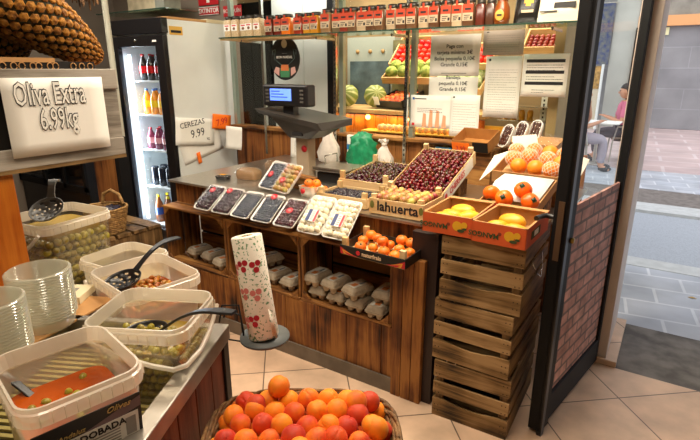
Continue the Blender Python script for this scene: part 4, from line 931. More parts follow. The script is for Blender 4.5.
for i, x in enumerate((-1.07, -1.01)): jar('plain', ['slim jar of reddish beans without a label on the glass shelf', 'slim jar of brown lentils beside the honey jar'][i], (x, 3.07, 1.847), P1('jar_bean%d' % i, ['5a2418', '4a2c1c'][i]), .055, .135)
t = thing('honey_jar', 'round amber honey jar with a gold round label on the glass shelf', 'jar', (-.94, 3.05, 1.847))
MB().lathe([(0, 0), (.04, .004), (.046, .04), (.042, .09), (.028, .12), (.028, .135)], 18).build('jar_body', P1('honey', '8a4410'), t); MB().lathe([(.03, .13), (.031, .155), (0, .156)], 14).build('lid', M_jlid, t)
MB().ball((0, -.045, .05), .026, 14, 8, (1, .12, 1.15)).build('gold_label', pm('gold_label', 'd8a848', .4), t); MB().b2((-.014, -.05, .045), (.014, -.0485, .055)).build('label_print', M_ink, t)
def snack(label, loc, w_, h, mat, lean, parts):
    t = thing('snack_bag', label, 'bag', loc, (lean, 0, 0)); n = 8; f, b_ = [], []
    vs = []
    for j in range(n+1):
        for i in range(n+1):
            u, v = i/n*2-1, j/n*2-1; th = .03*(1-u**4)*(1-v**4)+.003*math.sin(9*u+7*v)*(1-u*u)*(1-v*v); vs.append((u*w_/2, -th, (v+1)*h/2))
    m_ = (n+1)**2; vs += [(x, -y, z) for x, y, z in vs]
    fs = [(j*(n+1)+i, j*(n+1)+i+1, (j+1)*(n+1)+i+1, (j+1)*(n+1)+i) for j in range(n) for i in range(n)]
    fs += [tuple(m_+q for q in reversed(f_)) for f_ in fs]
    MB().add(vs, fs, 0, True).build('bag_body', mat, t)
    for nm, mt, (x0, z0, x1, z1) in parts: MB().box(((x0+x1)/2, -.031, (z0+z1)/2), (x1-x0, .002, z1-z0)).build(nm, mt, t)
    return t
snack('black snack bag with a yellow flower-like print, right of the honey jar', (-.80, 3.06, 1.850), .15, .22, pm('black_foil', '1c1a18', .25), -12, [('yellow_print', MATS['sticker_yellow'], (-.02, .1, .03, .13)), ('yellow_print', MATS['sticker_yellow'], (-.01, .085, .015, .1)), ('word_print', M_jcr, (-.03, .05, .035, .065))])
s_ = snack('large cream and yellow snack bag lying at the right end of the glass shelf', (-.64, 3.06, 1.850), .25, .21, pm('cream_foil', 'dcd2bc', .3), -14, [('yellow_print', MATS['sticker_yellow'], (-.09, .14, .06, .19)), ('black_band', M_ink, (-.02, .065, .09, .095)), ('thin_band', M_ink, (-.09, .045, .0, .052))])
# oval hanging sign
t = thing('oval_sign', 'round black hanging sign with a white rim drawing and food pictures', 'sign', (-2.66, 3.17, 1.685))
pts = [(.148*math.cos(2*math.pi*k/40), .162*math.sin(2*math.pi*k/40)) for k in range(40)]
MY = lambda y: Matrix.Translation((0, y, 0)) @ Matrix.Rotation(R(90), 4, 'X')
MB().prism(pts, -.008, 0, M=MY(0)).build('sign_board', pm('sign_black', '1a1c1c', .35), t)
MB().prism([(.028*math.cos(k*.42), .11+.032*math.sin(k*.42)) for k in range(15)], 0, .001, M=MY(0)).build('round_crest', pm('crest_cream', 'c8c0a0', .6), t)
text('BON NADAL', .028, t, (0, -.0015, .01), (90, 0, 0), M_paper, 'sign_words'); text('. . . .', .025, t, (0, -.0015, .045), (90, 0, 0), M_paper, 'sign_words')
mb = MB(); mb.tube([(-.115, -.002, .03), (-.12, -.002, .06), (-.09, -.002, .07), (-.1, -.002, .0), (-.06, -.002, -.03), (-.03, -.002, -.05)], .0015, 4); mb.tube([(.115, -.002, .03), (.12, -.002, .06), (.09, -.002, .07), (.1, -.002, .0), (.06, -.002, -.03), (.03, -.002, -.05)], .0015, 4); mb.build('line_drawing', pm('sign_line_teal', '7a9a94', .6), t)
MB().prism([(-.045, -.14), (.045, -.14), (.05, -.07), (-.05, -.07)], 0, .001, M=MY(0)).build('green_cup', pm('sign_green', '3a7a50', .6), t)
MB().prism([(-.04, -.09), (.04, -.09), (.035, -.045), (-.035, -.045)], 0, .002, M=MY(0)).build('orange_food', pm('sign_orange', 'c8703a', .6), t)
MB().prism([(-.115, -.10), (-.06, -.13), (-.055, -.07), (-.09, -.06)], 0, .001, M=MY(0)).build('pink_food', pm('sign_pink', 'c89a90', .6), t); MB().prism([(.06, -.13), (.11, -.1), (.10, -.06), (.06, -.07)], 0, .001, M=MY(0)).build('pink_food', MATS['sign_pink'], t)
MB().tube([(0, -.002, .16), (0, .0, .178)], .0015, 5).build('hanging_wire', M_chrome, t)
# notices on the window
def notice(label, x0, x1, z0, z1, build, mat=M_paper, y=3.335, rot=0):
    t = thing('paper_notice', label, 'paper', ((x0+x1)/2, y, (z0+z1)/2), (0, rot, 0)); sheet('paper_sheet', x1-x0, z1-z0, mat, t, (0, 0, 0), (0, 0, 0)); build(t, x1-x0, z1-z0)
def tx(t, s, size, z, x=0, **k): text(s, size, t, (x, -.0012, z), (90, 0, 0), M_ink, 'printed_text', **k)
def n1_(t, w_, h): tx(t, 'Paga con\ntarjeta mínimo 3€\nBolsa pequeña 0,10€\nGrande 0,15€', .034, .0, bold=.0003); MB().b2((-.09, -.0014, -.115), (.09, -.0008, -.112)).build('underline', M_ink, t)
def n2_(t, w_, h): tx(t, 'Bandeja\npequeña 0.10€\nGrande 0.15€', .034, .09, bold=.0003)
notice('white notice about paying by card and bag prices, upper one', -1.50, -1.15, 1.56, 1.825, n1_); notice('white notice reading Bandeja with tray prices, below the bag price notice', -1.50, -1.15, 1.29, 1.555, n2_)
M_peachp = pm('print_peach', 'e0a47c', .6)
def n3_(t, w_, h):
    mb = MB()
    for k, x in enumerate((-.05, -.0, .05, .1)):
        hh = h*(.28+.12*math.sin(math.pi*(k+.7)/4.2)*2); pts = [(x-.017, -h*.47), (x+.017, -h*.47), (x+.013, -h*.47+hh), (x-.008, -h*.47+hh*1.06)]
        mb.prism(pts, 0, .0006, M=Matrix.Translation((0, -.0008, 0)) @ Matrix.Rotation(R(90), 4, 'X'))
    mb.build('peach_arches', M_peachp, t); MB().b2((-w_*.46, -.0014, h*.36), (-w_*.46+.016, -.0008, h*.43)).build('blue_logo', pm('logo_blue', '2a5aa8', .5), t)
    MB().b2((-w_*.46, -.0014, -h*.44), (-w_*.46+.02, -.0008, -h*.36)).build('red_logo', M_red, t); lines('small_print', w_*.6, 3, .01, .012, t, M_ink, (-.01, -.0015, .012), (0, 0, 0)); MB().b2((-w_*.40, -.0014, h*.375), (-w_*.12, -.0008, h*.405)).build('heading_line', M_ink, t)
notice('landscape certificate with peach arches at the left bottom of the window', -1.63, -1.315, 1.205, 1.43, n3_, y=3.325)
def doc(rows, head=None, seed=3):
    def f(t, w_, h):
        if head: tx(t, head, .018, h*.40, -w_*.2)
        MB().b2((-w_*.42, -.0014, h*.42), (-w_*.36, -.0008, h*.46)).build('small_logo', M_ink, t)
        lines('small_print', w_*.8, rows, h*.28, h*.72/rows, t, pm('grey_print', '8a8880', .8), (0, -.0012, 0), (0, 0, 0), .0022, seed)
    return f
notice('white letter with a small heading between the certificate and the long letter', -1.325, -1.12, 1.16, 1.44, doc(12, None, 5), y=3.315)
notice('greyish form hanging top right of the bag price notice', -1.135, -.875, 1.69, 1.84, doc(8, None, 7), pm('grey_paper', 'b9b0a4', .8))
notice('long white letter pinned below the greyish form', -1.105, -.875, 1.30, 1.685, doc(18, None, 9))
def n6_(t, w_, h):
    mb = MB()
    for z in (.30, .04, -.22): mb.b2((-w_*.42, -.0016, h*z), (w_*.42, -.0008, h*(z+.075)))
    mb.build('black_bars', M_ink, t); lines('small_print', w_*.8, 3, h*.24, h*.06, t, M_ink, (0, -.0012, 0), (0, 0, 0), .003, 4); lines('small_print', w_*.8, 2, h*-.03, h*.06, t, M_ink, (0, -.0012, 0), (0, 0, 0), .003, 6); lines('small_print', w_*.5, 2, h*-.34, h*.06, t, M_ink, (0, -.0012, 0), (0, 0, 0), .003, 8)
notice('white notice with three black bars next to the door frame', -.87, -.60, 1.44, 1.695, n6_)
t = thing('cardboard_price', 'blue and white price tag below the certificate on the wooden wall', 'card', (-1.36, 3.31, 1.06)); MB().b2((-.06, 0, -.012), (.06, .004, .02)).build('tag_sheet', MATS['print_blue'], t)
t = thing('side_glass_shelf', 'short glass shelf over the fridge carrying cartons', 'shelf', (-4.4, 3.1, 2.10)); MB().b2((-.4, -.12, 0), (.62, .25, .008)).build('glass_plate', M_gshelf, t); MB().b2((-.4, -.123, 0), (.62, -.12, .009)).build('glass_edge', M_gedge, t)
# extinguisher signs and boxes above the fridge
M_signr = pm('sign_red', 'c01c24', .45)
t = thing('extinguisher_sign', 'red sign reading EXTINTOR above the white fridge', 'sign', (-3.81, 3.48, 2.125)); MB().b2((-.13, 0, -.035), (.13, .006, .035)).build('sign_plate', M_signr, t); MB().b2((-.13, -.0004, -.035), (.13, 0, -.031)).b2((-.13, -.0004, .031), (.13, 0, .035)).build('white_border', M_paper, t); text('EXTINTOR', .055, t, (0, -.002, 0), (90, 0, 0), M_paper, 'sign_words', bold=.001)
MB().b2((-.13, 0, .05), (.13, .006, .2)).build('pictogram_plate', M_signr, t); MB().b2((-.02, -.001, .07), (.02, 0, .15)).build('pictogram', M_paper, t)
t = thing('hose_sign', 'second red sign partly cut off right of the EXTINTOR sign', 'sign', (-3.50, 3.47, 2.105)); MB().b2((-.11, 0, -.045), (.11, .006, .045)).build('sign_plate', M_signr, t); text('BOTIQUÍN', .045, t, (0, -.002, 0), (90, 0, 0), M_paper, 'sign_words')
t = thing('cardboard_box', 'long low cardboard box on the glass shelf above the fridge, left one', 'box', (-4.25, 3.2, 2.11)); MB().b2((-.25, -.08, 0), (.25, .1, .14)).build('box_body', pm('pale_carton', 'b8a888', .8, var=.2, scale=10), t, bevel=.004)
t = thing('cardboard_box', 'grey carton on the glass shelf above the fridge, beside the EXTINTOR sign', 'box', (-3.95, 3.1, 2.11)); MB().b2((-.02, -.08, 0), (.12, .1, .16)).build('box_body', pm('grey_carton', '78786c', .8, var=.2, scale=10), t, bevel=.004) if False else MB().b2((-.02, -.08, 0), (.1, .1, .16)).build('box_body', pm('grey_carton', '78786c', .8, var=.2, scale=10), t, bevel=.004)

# ================================================================== GLASS DOOR (leaf standing open into the shop)
DL = Vector((-.196+.335, 2.871-2.069)); DA = math.degrees(math.atan2(DL.y, DL.x))
door = struct('door_1', MB().b2((0, -.03, .02), (.085, .03, 2.33)).b2((.085, -.012, .02), (.10, .012, 2.33)).b2((.772, -.02, .02), (.805, .02, 2.33)).b2((.085, -.02, .02), (.772, .02, .16)).b2((.085, -.02, 2.25), (.772, .02, 2.33)), M_black, loc=(-.335, 2.069, 0), rot=(0, 0, DA), bevel=.003)
MB().b2((.095, -.003, 1.055), (.776, .003, 2.255)).build('door_glass', M_glass, door)
MB().b2((.095, -.006, .155), (.776, .006, 1.055)).build('brick_panel', M_brick, door)
MB().b2((-.0, -.033, 0.0), (.03, -.012, 2.33)).build('weather_strip', M_blackp, door)
MB().b2((.02, .031, .93), (.05, .034, 1.13)).build('lock_plate', M_beige, door)
MB().b2((-.003, -.012, .85), (-.0, .012, 1.10)).build('edge_lock_plate', pm('brass_worn', '6a5440', .4, .6), door)
mb = MB(); mb.tube([(.04, .03, 1.02), (.04, .075, 1.02), (.0, .085, 1.02), (-.03, .085, 1.02)], .011, 8); mb.build('door_handle', M_blackp, door)
MB().lathe([(0, 0), (.012, 0), (.012, .015), (0, .015)], 12, M=Matrix.Translation((.06, -.03, .93)) @ Matrix.Rotation(R(90), 4, 'X')).build('brass_knob', pm('brass', '9a7a3c', .3, .9), door)

# ================================================================== OUTDOORS: café and shop across the street
M_skin = pm('skin', 'c08a6a', .6)
def skinned(name, verts, edges, radii, mat, parent, sub=2):
    me = bpy.data.meshes.new(name); me.from_pydata(verts, edges, []); me.materials.append(mat)
    o = bpy.data.objects.new(name, me); COL.objects.link(o); o.parent = parent
    m = o.modifiers.new('skin', 'SKIN'); m.use_smooth_shade = True
    for i, r in enumerate(radii): me.skin_vertices[0].data[i].radius = (r, r)
    me.skin_vertices[0].data[0].use_root = True
    s = o.modifiers.new('sub', 'SUBSURF'); s.levels = sub; s.render_levels = sub; return o
def person(label, loc, rz, shirt, trousers, hair, lift):
    t = thing('person', label, 'person', loc, (0, 0, rz))   # local: faces +x, seat at z .45
    V = [(0, 0, .52), (.01, 0, .72), (.03, 0, .90), (.05, 0, 1.02), (.06, 0, 1.10)]; E_ = [(0, 1), (1, 2), (2, 3), (3, 4)]; Rr = [.13, .12, .135, .09, .052]
    def add(chain, rr, root):
        for p, r in zip(chain, rr): V.append(p); Rr.append(r); E_.append((root, len(V)-1)); root = len(V)-1
        return root
    hands = []
    for s_ in (-1, 1):
        add([(.02, s_*.09, .52), (.24, s_*.12, .52), (.44, s_*.13, .51), (.44, s_*.13, .28), (.42, s_*.13, .09), (.50, s_*.14, .05), (.58, s_*.15, .035)], [.09, .085, .06, .055, .04, .04, .03], 0)
        ch = [(.04, s_*.18, 1.0), (.08, s_*.23, .84), (.12, s_*.25, .72)] + ([(.22, s_*.2, .76), (.32, s_*.12, .80)] if not (lift and s_ > 0) else [(.2, s_*.2, .85), (.17, s_*.14, 1.02)])
        k = add(ch, [.06, .05, .042, .036, .028], 3); w_ = Vector(V[k]); d = (w_-Vector(V[k-1])).normalized(); sd = d.cross(Vector((0, 0, 1))).normalized()
        pk = add([tuple(w_+d*.05)], [.026], k)
        for f in range(4):
            b_ = w_+d*.085+sd*(.028-.0185*f); add([tuple(b_), tuple(b_+d*.035+Vector((0, 0, -.006))), tuple(b_+d*(.055+.008*(f in (1, 2)))+Vector((0, 0, -.02)))], [.009, .008, .007], pk)
        add([tuple(w_+d*.04+sd*.035), tuple(w_+d*.07+sd*.05)], [.010, .008], k)
    b = skinned('body', V, E_, Rr, M_skin, t)
    # head with face
    def hf(q):
        q = q.copy()
        if q.x > 0: q.x *= .92
        if q.z < -.3: q.x *= .95; q.y *= .82
        return q
    hd = MB().ball((.075, 0, 1.24), .095, 20, 14, (1.02, .82, 1.25), fn=hf)
    hd.ball((.172, 0, 1.225), .014, 8, 6, (1, .8, 1.6)); hd.ball((.155, 0, 1.175), .018, 8, 6, (.5, 1.2, .3))
    for s_ in (-1, 1): hd.ball((.07, s_*.08, 1.23), .02, 8, 6, (.8, .35, 1.4))
    hd.build('head', M_skin, b)
    for s_ in (-1, 1): MB().ball((.155, s_*.03, 1.255), .010, 8, 6).build('eye', M_ink, b)
    MB().ball((.055, 0, 1.275), .105, 18, 12, (1.0, .88, 1.1), fn=lambda q: q if (q.z > .1 or q.x < -.1) else q*.8).build('hair', hair, t)
    Vs = [(0, 0, .55), (.01, 0, .72), (.03, 0, .90), (.05, 0, 1.03)]; Es = [(0, 1), (1, 2), (2, 3)]; Rs = [.15, .14, .155, .10]
    for s_ in (-1, 1): k = len(Vs); Vs += [(.04, s_*.18, 1.0), (.08, s_*.23, .84), (.10, s_*.24, .78)]; Es += [(3, k), (k, k+1), (k+1, k+2)]; Rs += [.075, .065, .06]
    skinned('shirt', Vs, Es, Rs, shirt, t)
    Vt = [(0, 0, .52)]; Et = []; Rt = [.145]
    for s_ in (-1, 1): k = len(Vt); Vt += [(.02, s_*.09, .52), (.24, s_*.12, .52), (.44, s_*.13, .51), (.44, s_*.13, .28), (.42, s_*.13, .12)]; Et += [(0, k), (k, k+1), (k+1, k+2), (k+2, k+3), (k+3, k+4)]; Rt += [.10, .095, .07, .065, .055]
    skinned('trousers', Vt, Et, Rt, trousers, t)
    mb = MB()
    for s_ in (-1, 1): mb.ball((.50, s_*.14, .045), .05, 10, 6, (2.1, .9, .85))
    mb.build('shoes', pm('shoe_dark', '2a2624', .6), t)
    return t
person('person in a pink shirt seated on a café chair outside, seen through the door glass', (-.80, 10.4, -.01), 195, pm('pink_shirt', 'c86a86', .8), pm('dark_trousers', '3a3a44', .8), pm('dark_hair', '241c18', .7), False)
person('person with a bare arm raised, seated left at the outdoor table behind the glass', (-1.42, 9.2, -.015), 10, pm('peach_top', 'd8a088', .8), pm('light_trousers', '9a94a0', .8), pm('brown_hair', '5a3a24', .7), True)
def cafe_chair(label, loc, rz):
    t = thing('cafe_chair', label, 'chair', loc, (0, 0, rz)); m_ = pm('woven_chair', '8a7460', .6)
    MB().b2((-.2, -.2, .42), (.22, .2, .45)).build('seat', m_, t, bevel=.01)
    for a in (-1, 1):
        for b_ in (-1, 1): MB().tube([(a*.19, b_*.18, .42), (a*.21, b_*.2, 0)], .014, 8).build('leg', M_steel, t)
    MB().rings([[(-.2, -.2, .45), (-.185, -.2, .45), (-.185, .2, .45), (-.2, .2, .45)], [(-.27, -.19, .84), (-.255, -.19, .84), (-.255, .19, .84), (-.27, .19, .84)]], 0, False).build('backrest', m_, t)
    for b_ in (-1, 1): MB().tube([(-.24, b_*.22, .64), (.15, b_*.23, .64), (.19, b_*.22, .43)], .014, 8).build('armrest', M_steel, t)
cafe_chair('woven café chair under the person in the pink shirt', (-.80, 10.4, -.01), 195); cafe_chair('woven café chair under the person with the raised arm', (-1.42, 9.2, -.015), 10)
t = thing('cafe_table', 'small outdoor café table with a white cloth between the two seated people', 'table', (-1.16, 9.85, -.015)); MB().b2((-.34, -.3, .73), (.34, .3, .75)).build('table_top', M_paper, t, bevel=.005)
MB().tube([(0, 0, .03), (0, 0, .73)], .03, 10).build('pedestal', M_steel, t); MB().lathe([(0, 0), (.2, 0), (.2, .02), (.03, .04), (0, .04)], 18).build('foot', M_steel, t)
t = thing('banner', 'dark blue poster with gold figures hanging beside the pale pier', 'banner', (-2.22, 16.7, 1.75)); MB().b2((-.33, 0, 0), (.25, .03, 1.65)).build('cloth', pm('banner_blue', '26386a', .7, c2='6a6c66', scale=9), t); MB().tube([(-.35, .05, -1.75), (-.35, .05, 1.66), (.3, .05, 1.66)], .02, 8).build('rail', M_steel, t)
t = thing('fruit_stand', 'brown and orange goods display stand against the far building, by the pier', 'stand', (-2.25, 15.8, 0)); MB().b2((-.3, 0, 0), (.25, .3, 1.1)).build('stand_body', pm('pale_board', 'c8bca4', .7), t); MB().b2((-.3, -.02, 1.1), (.25, .3, 1.7)).build('goods_panel', pm('goods_gold', '8a6a30', .8, c2='c89a50', scale=14), t)
MB().tube([(.3, -.1, 0), (.3, -.1, 1.75)], .035, 8).build('white_post', M_white, t)
t = thing('display_rack', 'narrow rack of orange and brown goods at the left edge of the grey facade', 'rack', (-1.2, 16.7, 0)); MB().b2((-.15, 0, 0), (.1, .25, 2.2)).build('rack_goods', pm('rack_goods', 'a86a30', .8, c2='5a4634', scale=9), t); MB().b2((-.17, -.02, 0), (-.14, .25, 2.72)).b2((.1, -.02, 0), (.13, .25, 2.72)).build('rack_frame', M_black, t)
t = thing('street_number', 'small cream number plate on the grey facade across the street', 'sign', (-.72, 16.98, 2.62)); MB().b2((-.13, -.02, -.1), (.13, 0, .1)).build('plate', pm('plate_cream', 'e0dcae', .6), t); text('6', .16, t, (-.03, -.024, 0), (90, 0, 0), M_ink, 'digit')
lf = MB().add([(0, 0, 0), (.03, .012, .006), (.06, 0, .002), (.03, -.014, .004)], [(0, 3, 2, 1)]).build('fallen_leaf', pm('leaf_tan', 'c8a86a', .8), solid=.001); lf.location = (.26, 4.2, -.011); tag(lf, 'small tan leaf lying on the pavement outside the doorway', 'leaf')

# ================================================================== LEFT OLIVE STAND
SA = -63.97; ST = Matrix.Translation((-.897, .797, 0)) @ Matrix.Rotation(R(SA), 4, 'Z')
def SP(x, y, z): return tuple(ST @ Vector((x, y, z)))
t = thing('olive_stand', 'wooden olive stand with a metal rail, reddish plank front', 'stand', (-.897, .797, 0), (0, 0, SA))
mb = MB(); x = .012; k = 0
while x < .95: mb.b2((x+.0015, -.022-.002*(k % 2), .70), (x+.088, -.004, .935)); x += .09; k += 1
mb.build('plank_front', W_stand, t, bevel=.002)
MB().b2((0, -.85, .87), (1.0, -.03, .885)).build('bottom_tray', pm('dark_tray', '4a4436', .5), t)
mb = MB(); [mb.b2((.03+k*.02, -.8, .886), (.04+k*.02, -.04, .892)) for k in range(46)]; mb.build('drip_slats', pm('yellowish_slats', 'a89a5c', .5), t)
MB().b2((-.005, -.034, .93), (1.0, .008, .972)).b2((-.005, -.85, .93), (.02, -.034, .972)).build('metal_rail', M_alu, t, bevel=.003)
MB().b2((-.002, -.85, .70), (.012, -.026, .93)).build('end_panel', W_stand, t)
MB().b2((0, -.03, .665), (1.0, .002, .70)).b2((0, -.85, .665), (.03, -.03, .70)).b2((0, -.03, .665), (.03, .003, .93)).build('dark_frame', pm('dark_frame', '2a211a', .5), t)
for xx in (.12, .95):
    for yy in (-.16, -.82): MB().b2((xx-.025, yy-.025, 0), (xx+.025, yy+.025, .665)).build('leg', M_blackp, t)
MB().b2((.0, -.85, .2), (.98, -.04, .24)).build('lower_shelf', W_stand, t)
# pails
M_brine = pm('brine_orange', '7a2a08', .1, c2='a84a12', scale=6); M_brineg = pm('brine_olive', '8a7020', .1, c2='a88a34', scale=8)
M_olive = pm('green_olive_skin', '8a7a24', .3, orand=.3); M_olived = pm('seasoned_olive_skin', 'b8601c', .3, c2='9a7a28', scale=50, orand=.3)
def pail(label, loc, rz, w_, d, h, brine, level, handle=True, tilt=(0, 0), inset=0, body=None):
    t = thing('plastic_pail', label, 'pail', loc, (tilt[0], tilt[1], rz)); wb, db = w_*.86, d*.86
    def sz(z): f = z/h; return wb+(w_-.012-wb)*f, db+(d-.012-db)*f
    a0, a1 = sz(0), sz(h-.03)
    MB().rings([rrect(*a0, .03, 0), rrect(*a1, .035, h-.03)], 0, True, True, False).build('pail_body', body or M_pail, t)
    # rim: flared double band with ribs
    rb = MB(); rb.rings([rrect(w_-.014, d-.014, .036, h-.034), rrect(w_+.002, d+.002, .042, h-.033), rrect(w_+.002, d+.002, .042, h-.010), rrect(w_-.006, d-.006, .038, h-.008), rrect(w_-.006, d-.006, .038, h), rrect(w_-.014, d-.014, .034, h), rrect(w_-.018, d-.018, .034, h-.03)], 0, False, False, False)
    ribs = rb
    for s_ in (-1, 1):
        for k in range(-4, 5):
            ribs.b2((k*w_*.09-.001, s_*(d/2+.001), h-.032), (k*w_*.09+.001, s_*(d/2+.003), h-.011)); ribs.b2((s_*(w_/2+.001), k*d*.09-.001, h-.032), (s_*(w_/2+.003), k*d*.09+.001, h-.011))
    rb.build('rim', M_rim, t)
    lv = sz(level)
    MB().rings([rrect(wb-.01-inset, db-.01-inset, .028, .004), rrect(lv[0]-.008-inset, lv[1]-.008-inset, .03, level-.001), ], 0, True, True, True).build('brine', brine, t)
    if handle:
        if handle == 'corner':
            path = [(-w_*.40, -d/2-.006), (-w_*.1, -d/2-.008), (w_*.2, -d/2-.009), (w_*.40, -d/2-.006), (w_*.49, -d*.44), (w_/2+.009, -d*.2), (w_/2+.009, d*.1), (w_/2+.006, d*.38)]
            pts = [(x_, y_, h-.026-.060*math.sin(math.pi*k/7)**.7) for k, (x_, y_) in enumerate(path)]
        else: pts = [(-w_*.46+w_*.92*k/12, -d/2-.008-.012*math.sin(math.pi*k/12), h-.025-.07*math.sin(math.pi*k/12)) for k in range(13)]
        mb = MB(); mb.tube(pts, .0055, 6); mb.build('carry_handle', M_rim, t)
    return t, Matrix.Translation(loc) @ Euler((R(tilt[0]), R(tilt[1]), R(rz))).to_matrix().to_4x4()
def float_olives(Mx, w_, d, z, r, n, mat, nm, label, grp, seed, area=None):
    rr = random.Random(seed); pf = None; pts = []
    for q in range(n*30):
        x, y = rr.uniform(-w_/2+r, w_/2-r), rr.uniform(-d/2+r, d/2-r)
        if area and not area(x, y): continue
        if all((x-a)**2+(y-b_)**2 > (1.75*r)**2 for a, b_ in pts): pts.append((x, y))
        if len(pts) >= n: break
    for x, y in pts:
        p = Mx @ Vector((x, y, z+rr.uniform(-.3, .4)*r)); a = (rr.uniform(0, 360), rr.uniform(0, 360), 0)
        if pf is None:
            pf = MB().ball((0, 0, 0), r, 10, 7, (1, 1, 1.22)).build(nm, mat); pf.location = p; tag(pf, label, 'olive', grp)
        else: dup(pf, p, a)
def ladle(label, cup, hdir, hlen, bowl_r, mat, rise, rz_cup=0, tiltx=25, wide=1):
    """cup: world centre of the bowl; hdir: unit xy direction of the handle"""
    t = thing('slotted_ladle', label, 'ladle', cup, (0, 0, math.degrees(math.atan2(hdir[1], hdir[0]))))
    n, h = 28, 9; Mt = Matrix.Rotation(R(-tiltx), 4, 'Y'); rs = []
    for i in range(h+1):
        a = (math.pi*.46)*i/h; r = bowl_r*math.sin(a)/math.sin(math.pi*.46); z = -bowl_r*.55*(math.cos(a)-math.cos(math.pi*.46))
        rs.append([tuple(Mt @ Vector((max(r, .002)*math.cos(2*math.pi*k/n), max(r, .002)*math.sin(2*math.pi*k/n), z))) for k in range(n)])
    vs = [q for r in rs for q in r]; fs = []
    for i in range(h):
        for k in range(n):
            if i in (2, 4, 6) and k % 3 == (i//2) % 3: continue
            fs.append((i*n+k, i*n+(k+1) % n, (i+1)*n+(k+1) % n, (i+1)*n+k))
    MB().add(vs, fs, 0, True).build('slotted_bowl', mat, t, solid=.002)
    e = Mt @ Vector((bowl_r, 0, 0)); pts = []
    for k in range(9):
        u = k/8; pts.append(Vector((e.x-.008+u*hlen, 0, e.z+rise*u+.025*math.sin(math.pi*u))))
    mb = MB(); out = []
    for k, p in enumerate(pts):
        wd = wide*(.009, .007, .007, .007, .008, .0095, .011, .012, .009)[k]; th = .003
        d = (pts[min(k+1, 8)]-pts[max(k-1, 0)]).normalized(); nn = Vector((-d.z, 0, d.x))
        out.append([tuple(p+Vector((0, a*wd, 0))+nn*b_*th) for a, b_ in ((-1, -1), (1, -1), (1, 1), (-1, 1))])
    mb.rings(out, 0, False).build('handle', mat, t, bevel=.0015)
    MB().lathe([(.004, -.0035), (.006, -.0035), (.006, .0035), (.004, .0035)], 10, M=Matrix.Translation(pts[7]) @ Matrix.Rotation(-math.atan2(rise, hlen), 4, 'Y')).build('hanging_hole', M_paper if False else pm('hole_ring_grey', '6a6a66', .6), t)  # plain grey ring marking the hanging hole
    return t
M_lad = pm('black_nylon', '18191c', .35); M_ladg = pm('grey_nylon', '6a6c6c', .4)
Z0 = .892
# front labelled pail
t, Mx = pail('front pail with the black ADOBADA label and orange marinade', (-.858, .383, Z0), 0, .232, .203, .205, M_brine, .12, False)
t.rotation_euler = (0, 0, R(-12)); Mx = Matrix.Translation((-.858, .383, Z0)) @ Matrix.Rotation(R(-12), 4, 'Z')
# label wraps the side that faces the shop floor
# olives
float_olives(Mx, .17, .14, .118, .0075, 12, M_olive, 'green_olive', 'green olive floating in the orange marinade of the labelled pail', 'olives in the labelled pail', 3)
lbl = thing('tmp', None, None); bpy.data.objects.remove(lbl)
lb = MB().b2((.118, -.086, .030), (.1195, .084, .124)).build('black_label', pm('label_black', '1a1418', .35), t)
lb.location = (-.014, -.004, .048); lb.rotation_euler = (0, R(5), 0)
MB().b2((.1196, -.055, .04), (.1202, .078, .090)).build('label_white_field', M_paper, lb)
mb = MB(); mb.add([(.1198, -.086, .074), (.1198, .0, .094), (.1198, .084, .118), (.1198, .084, .097), (.1198, .0, .080), (.1198, -.086, .06)], [(5, 4, 1, 0), (4, 3, 2, 1)]); mb.build('label_swoosh', pm('label_mauve', '7a6468', .5), lb)
text('ADOBADA', .018, lb, (.1206, .012, .079), (90, 0, 90), M_ink, 'label_word', bold=.0004)
text('Sabor Andaluz', .013, lb, (.1206, -.048, .098), (90, 0, 90), pm('label_gold', 'c8a868', .4, .3), 'label_word', shear=.3); text('Olives', .016, lb, (.1206, .045, .113), (90, 0, 90), MATS['label_gold'], 'label_word', shear=.4)
mb = MB()
for k in range(5): mb.b2((.1203, -.035+.004*k, .067-.006*k), (.1206, .045, .0695-.006*k))
mb.b2((.1203, .055, .045), (.1206, .073, .082)); mb.build('label_small_print', pm('label_grey', '9a9690', .7), lb)
# second pail (olives, ladle)
t, Mx = pail('green olive pail with a long black ladle across its rim, at the rail corner', (-.945, .625, Z0), 27, .235, .21, .188, M_brineg, .115, 'corner', inset=.03, body=clear('clear_pail_wall', (.97, .95, .86, 1), .95, .15, diffuse=(.93, .88, .76, 1), dfac=.10))
float_olives(Mx, .19, .17, .115, .009, 75, M_olive, 'green_olive', 'green olive in the brine of the pail at the rail corner', 'olives in the rail corner pail', 5, area=lambda x, y: y < .03)
rq = random.Random(31)
for k in range(5):
    for s_ in range(2):
        for i in range(10):
            f_ = .86+.14*(.015+k*.02)/.188; wx, wy = .235*f_/2-.015, .21*f_/2-.015; z = .016+k*.0205; q_ = (i+.5*(k % 2)+rq.uniform(-.1, .1))/9.5*2-1
            dup([o for o in bpy.data.objects if o.get('group') == 'olives in the rail corner pail'][0], Mx @ (Vector((q_*(wx-.02), -wy, z)) if s_ == 0 else Vector((wx, q_*(wy-.02), z))), (rq.uniform(0, 360), rq.uniform(0, 360), 0), scale=1.1)
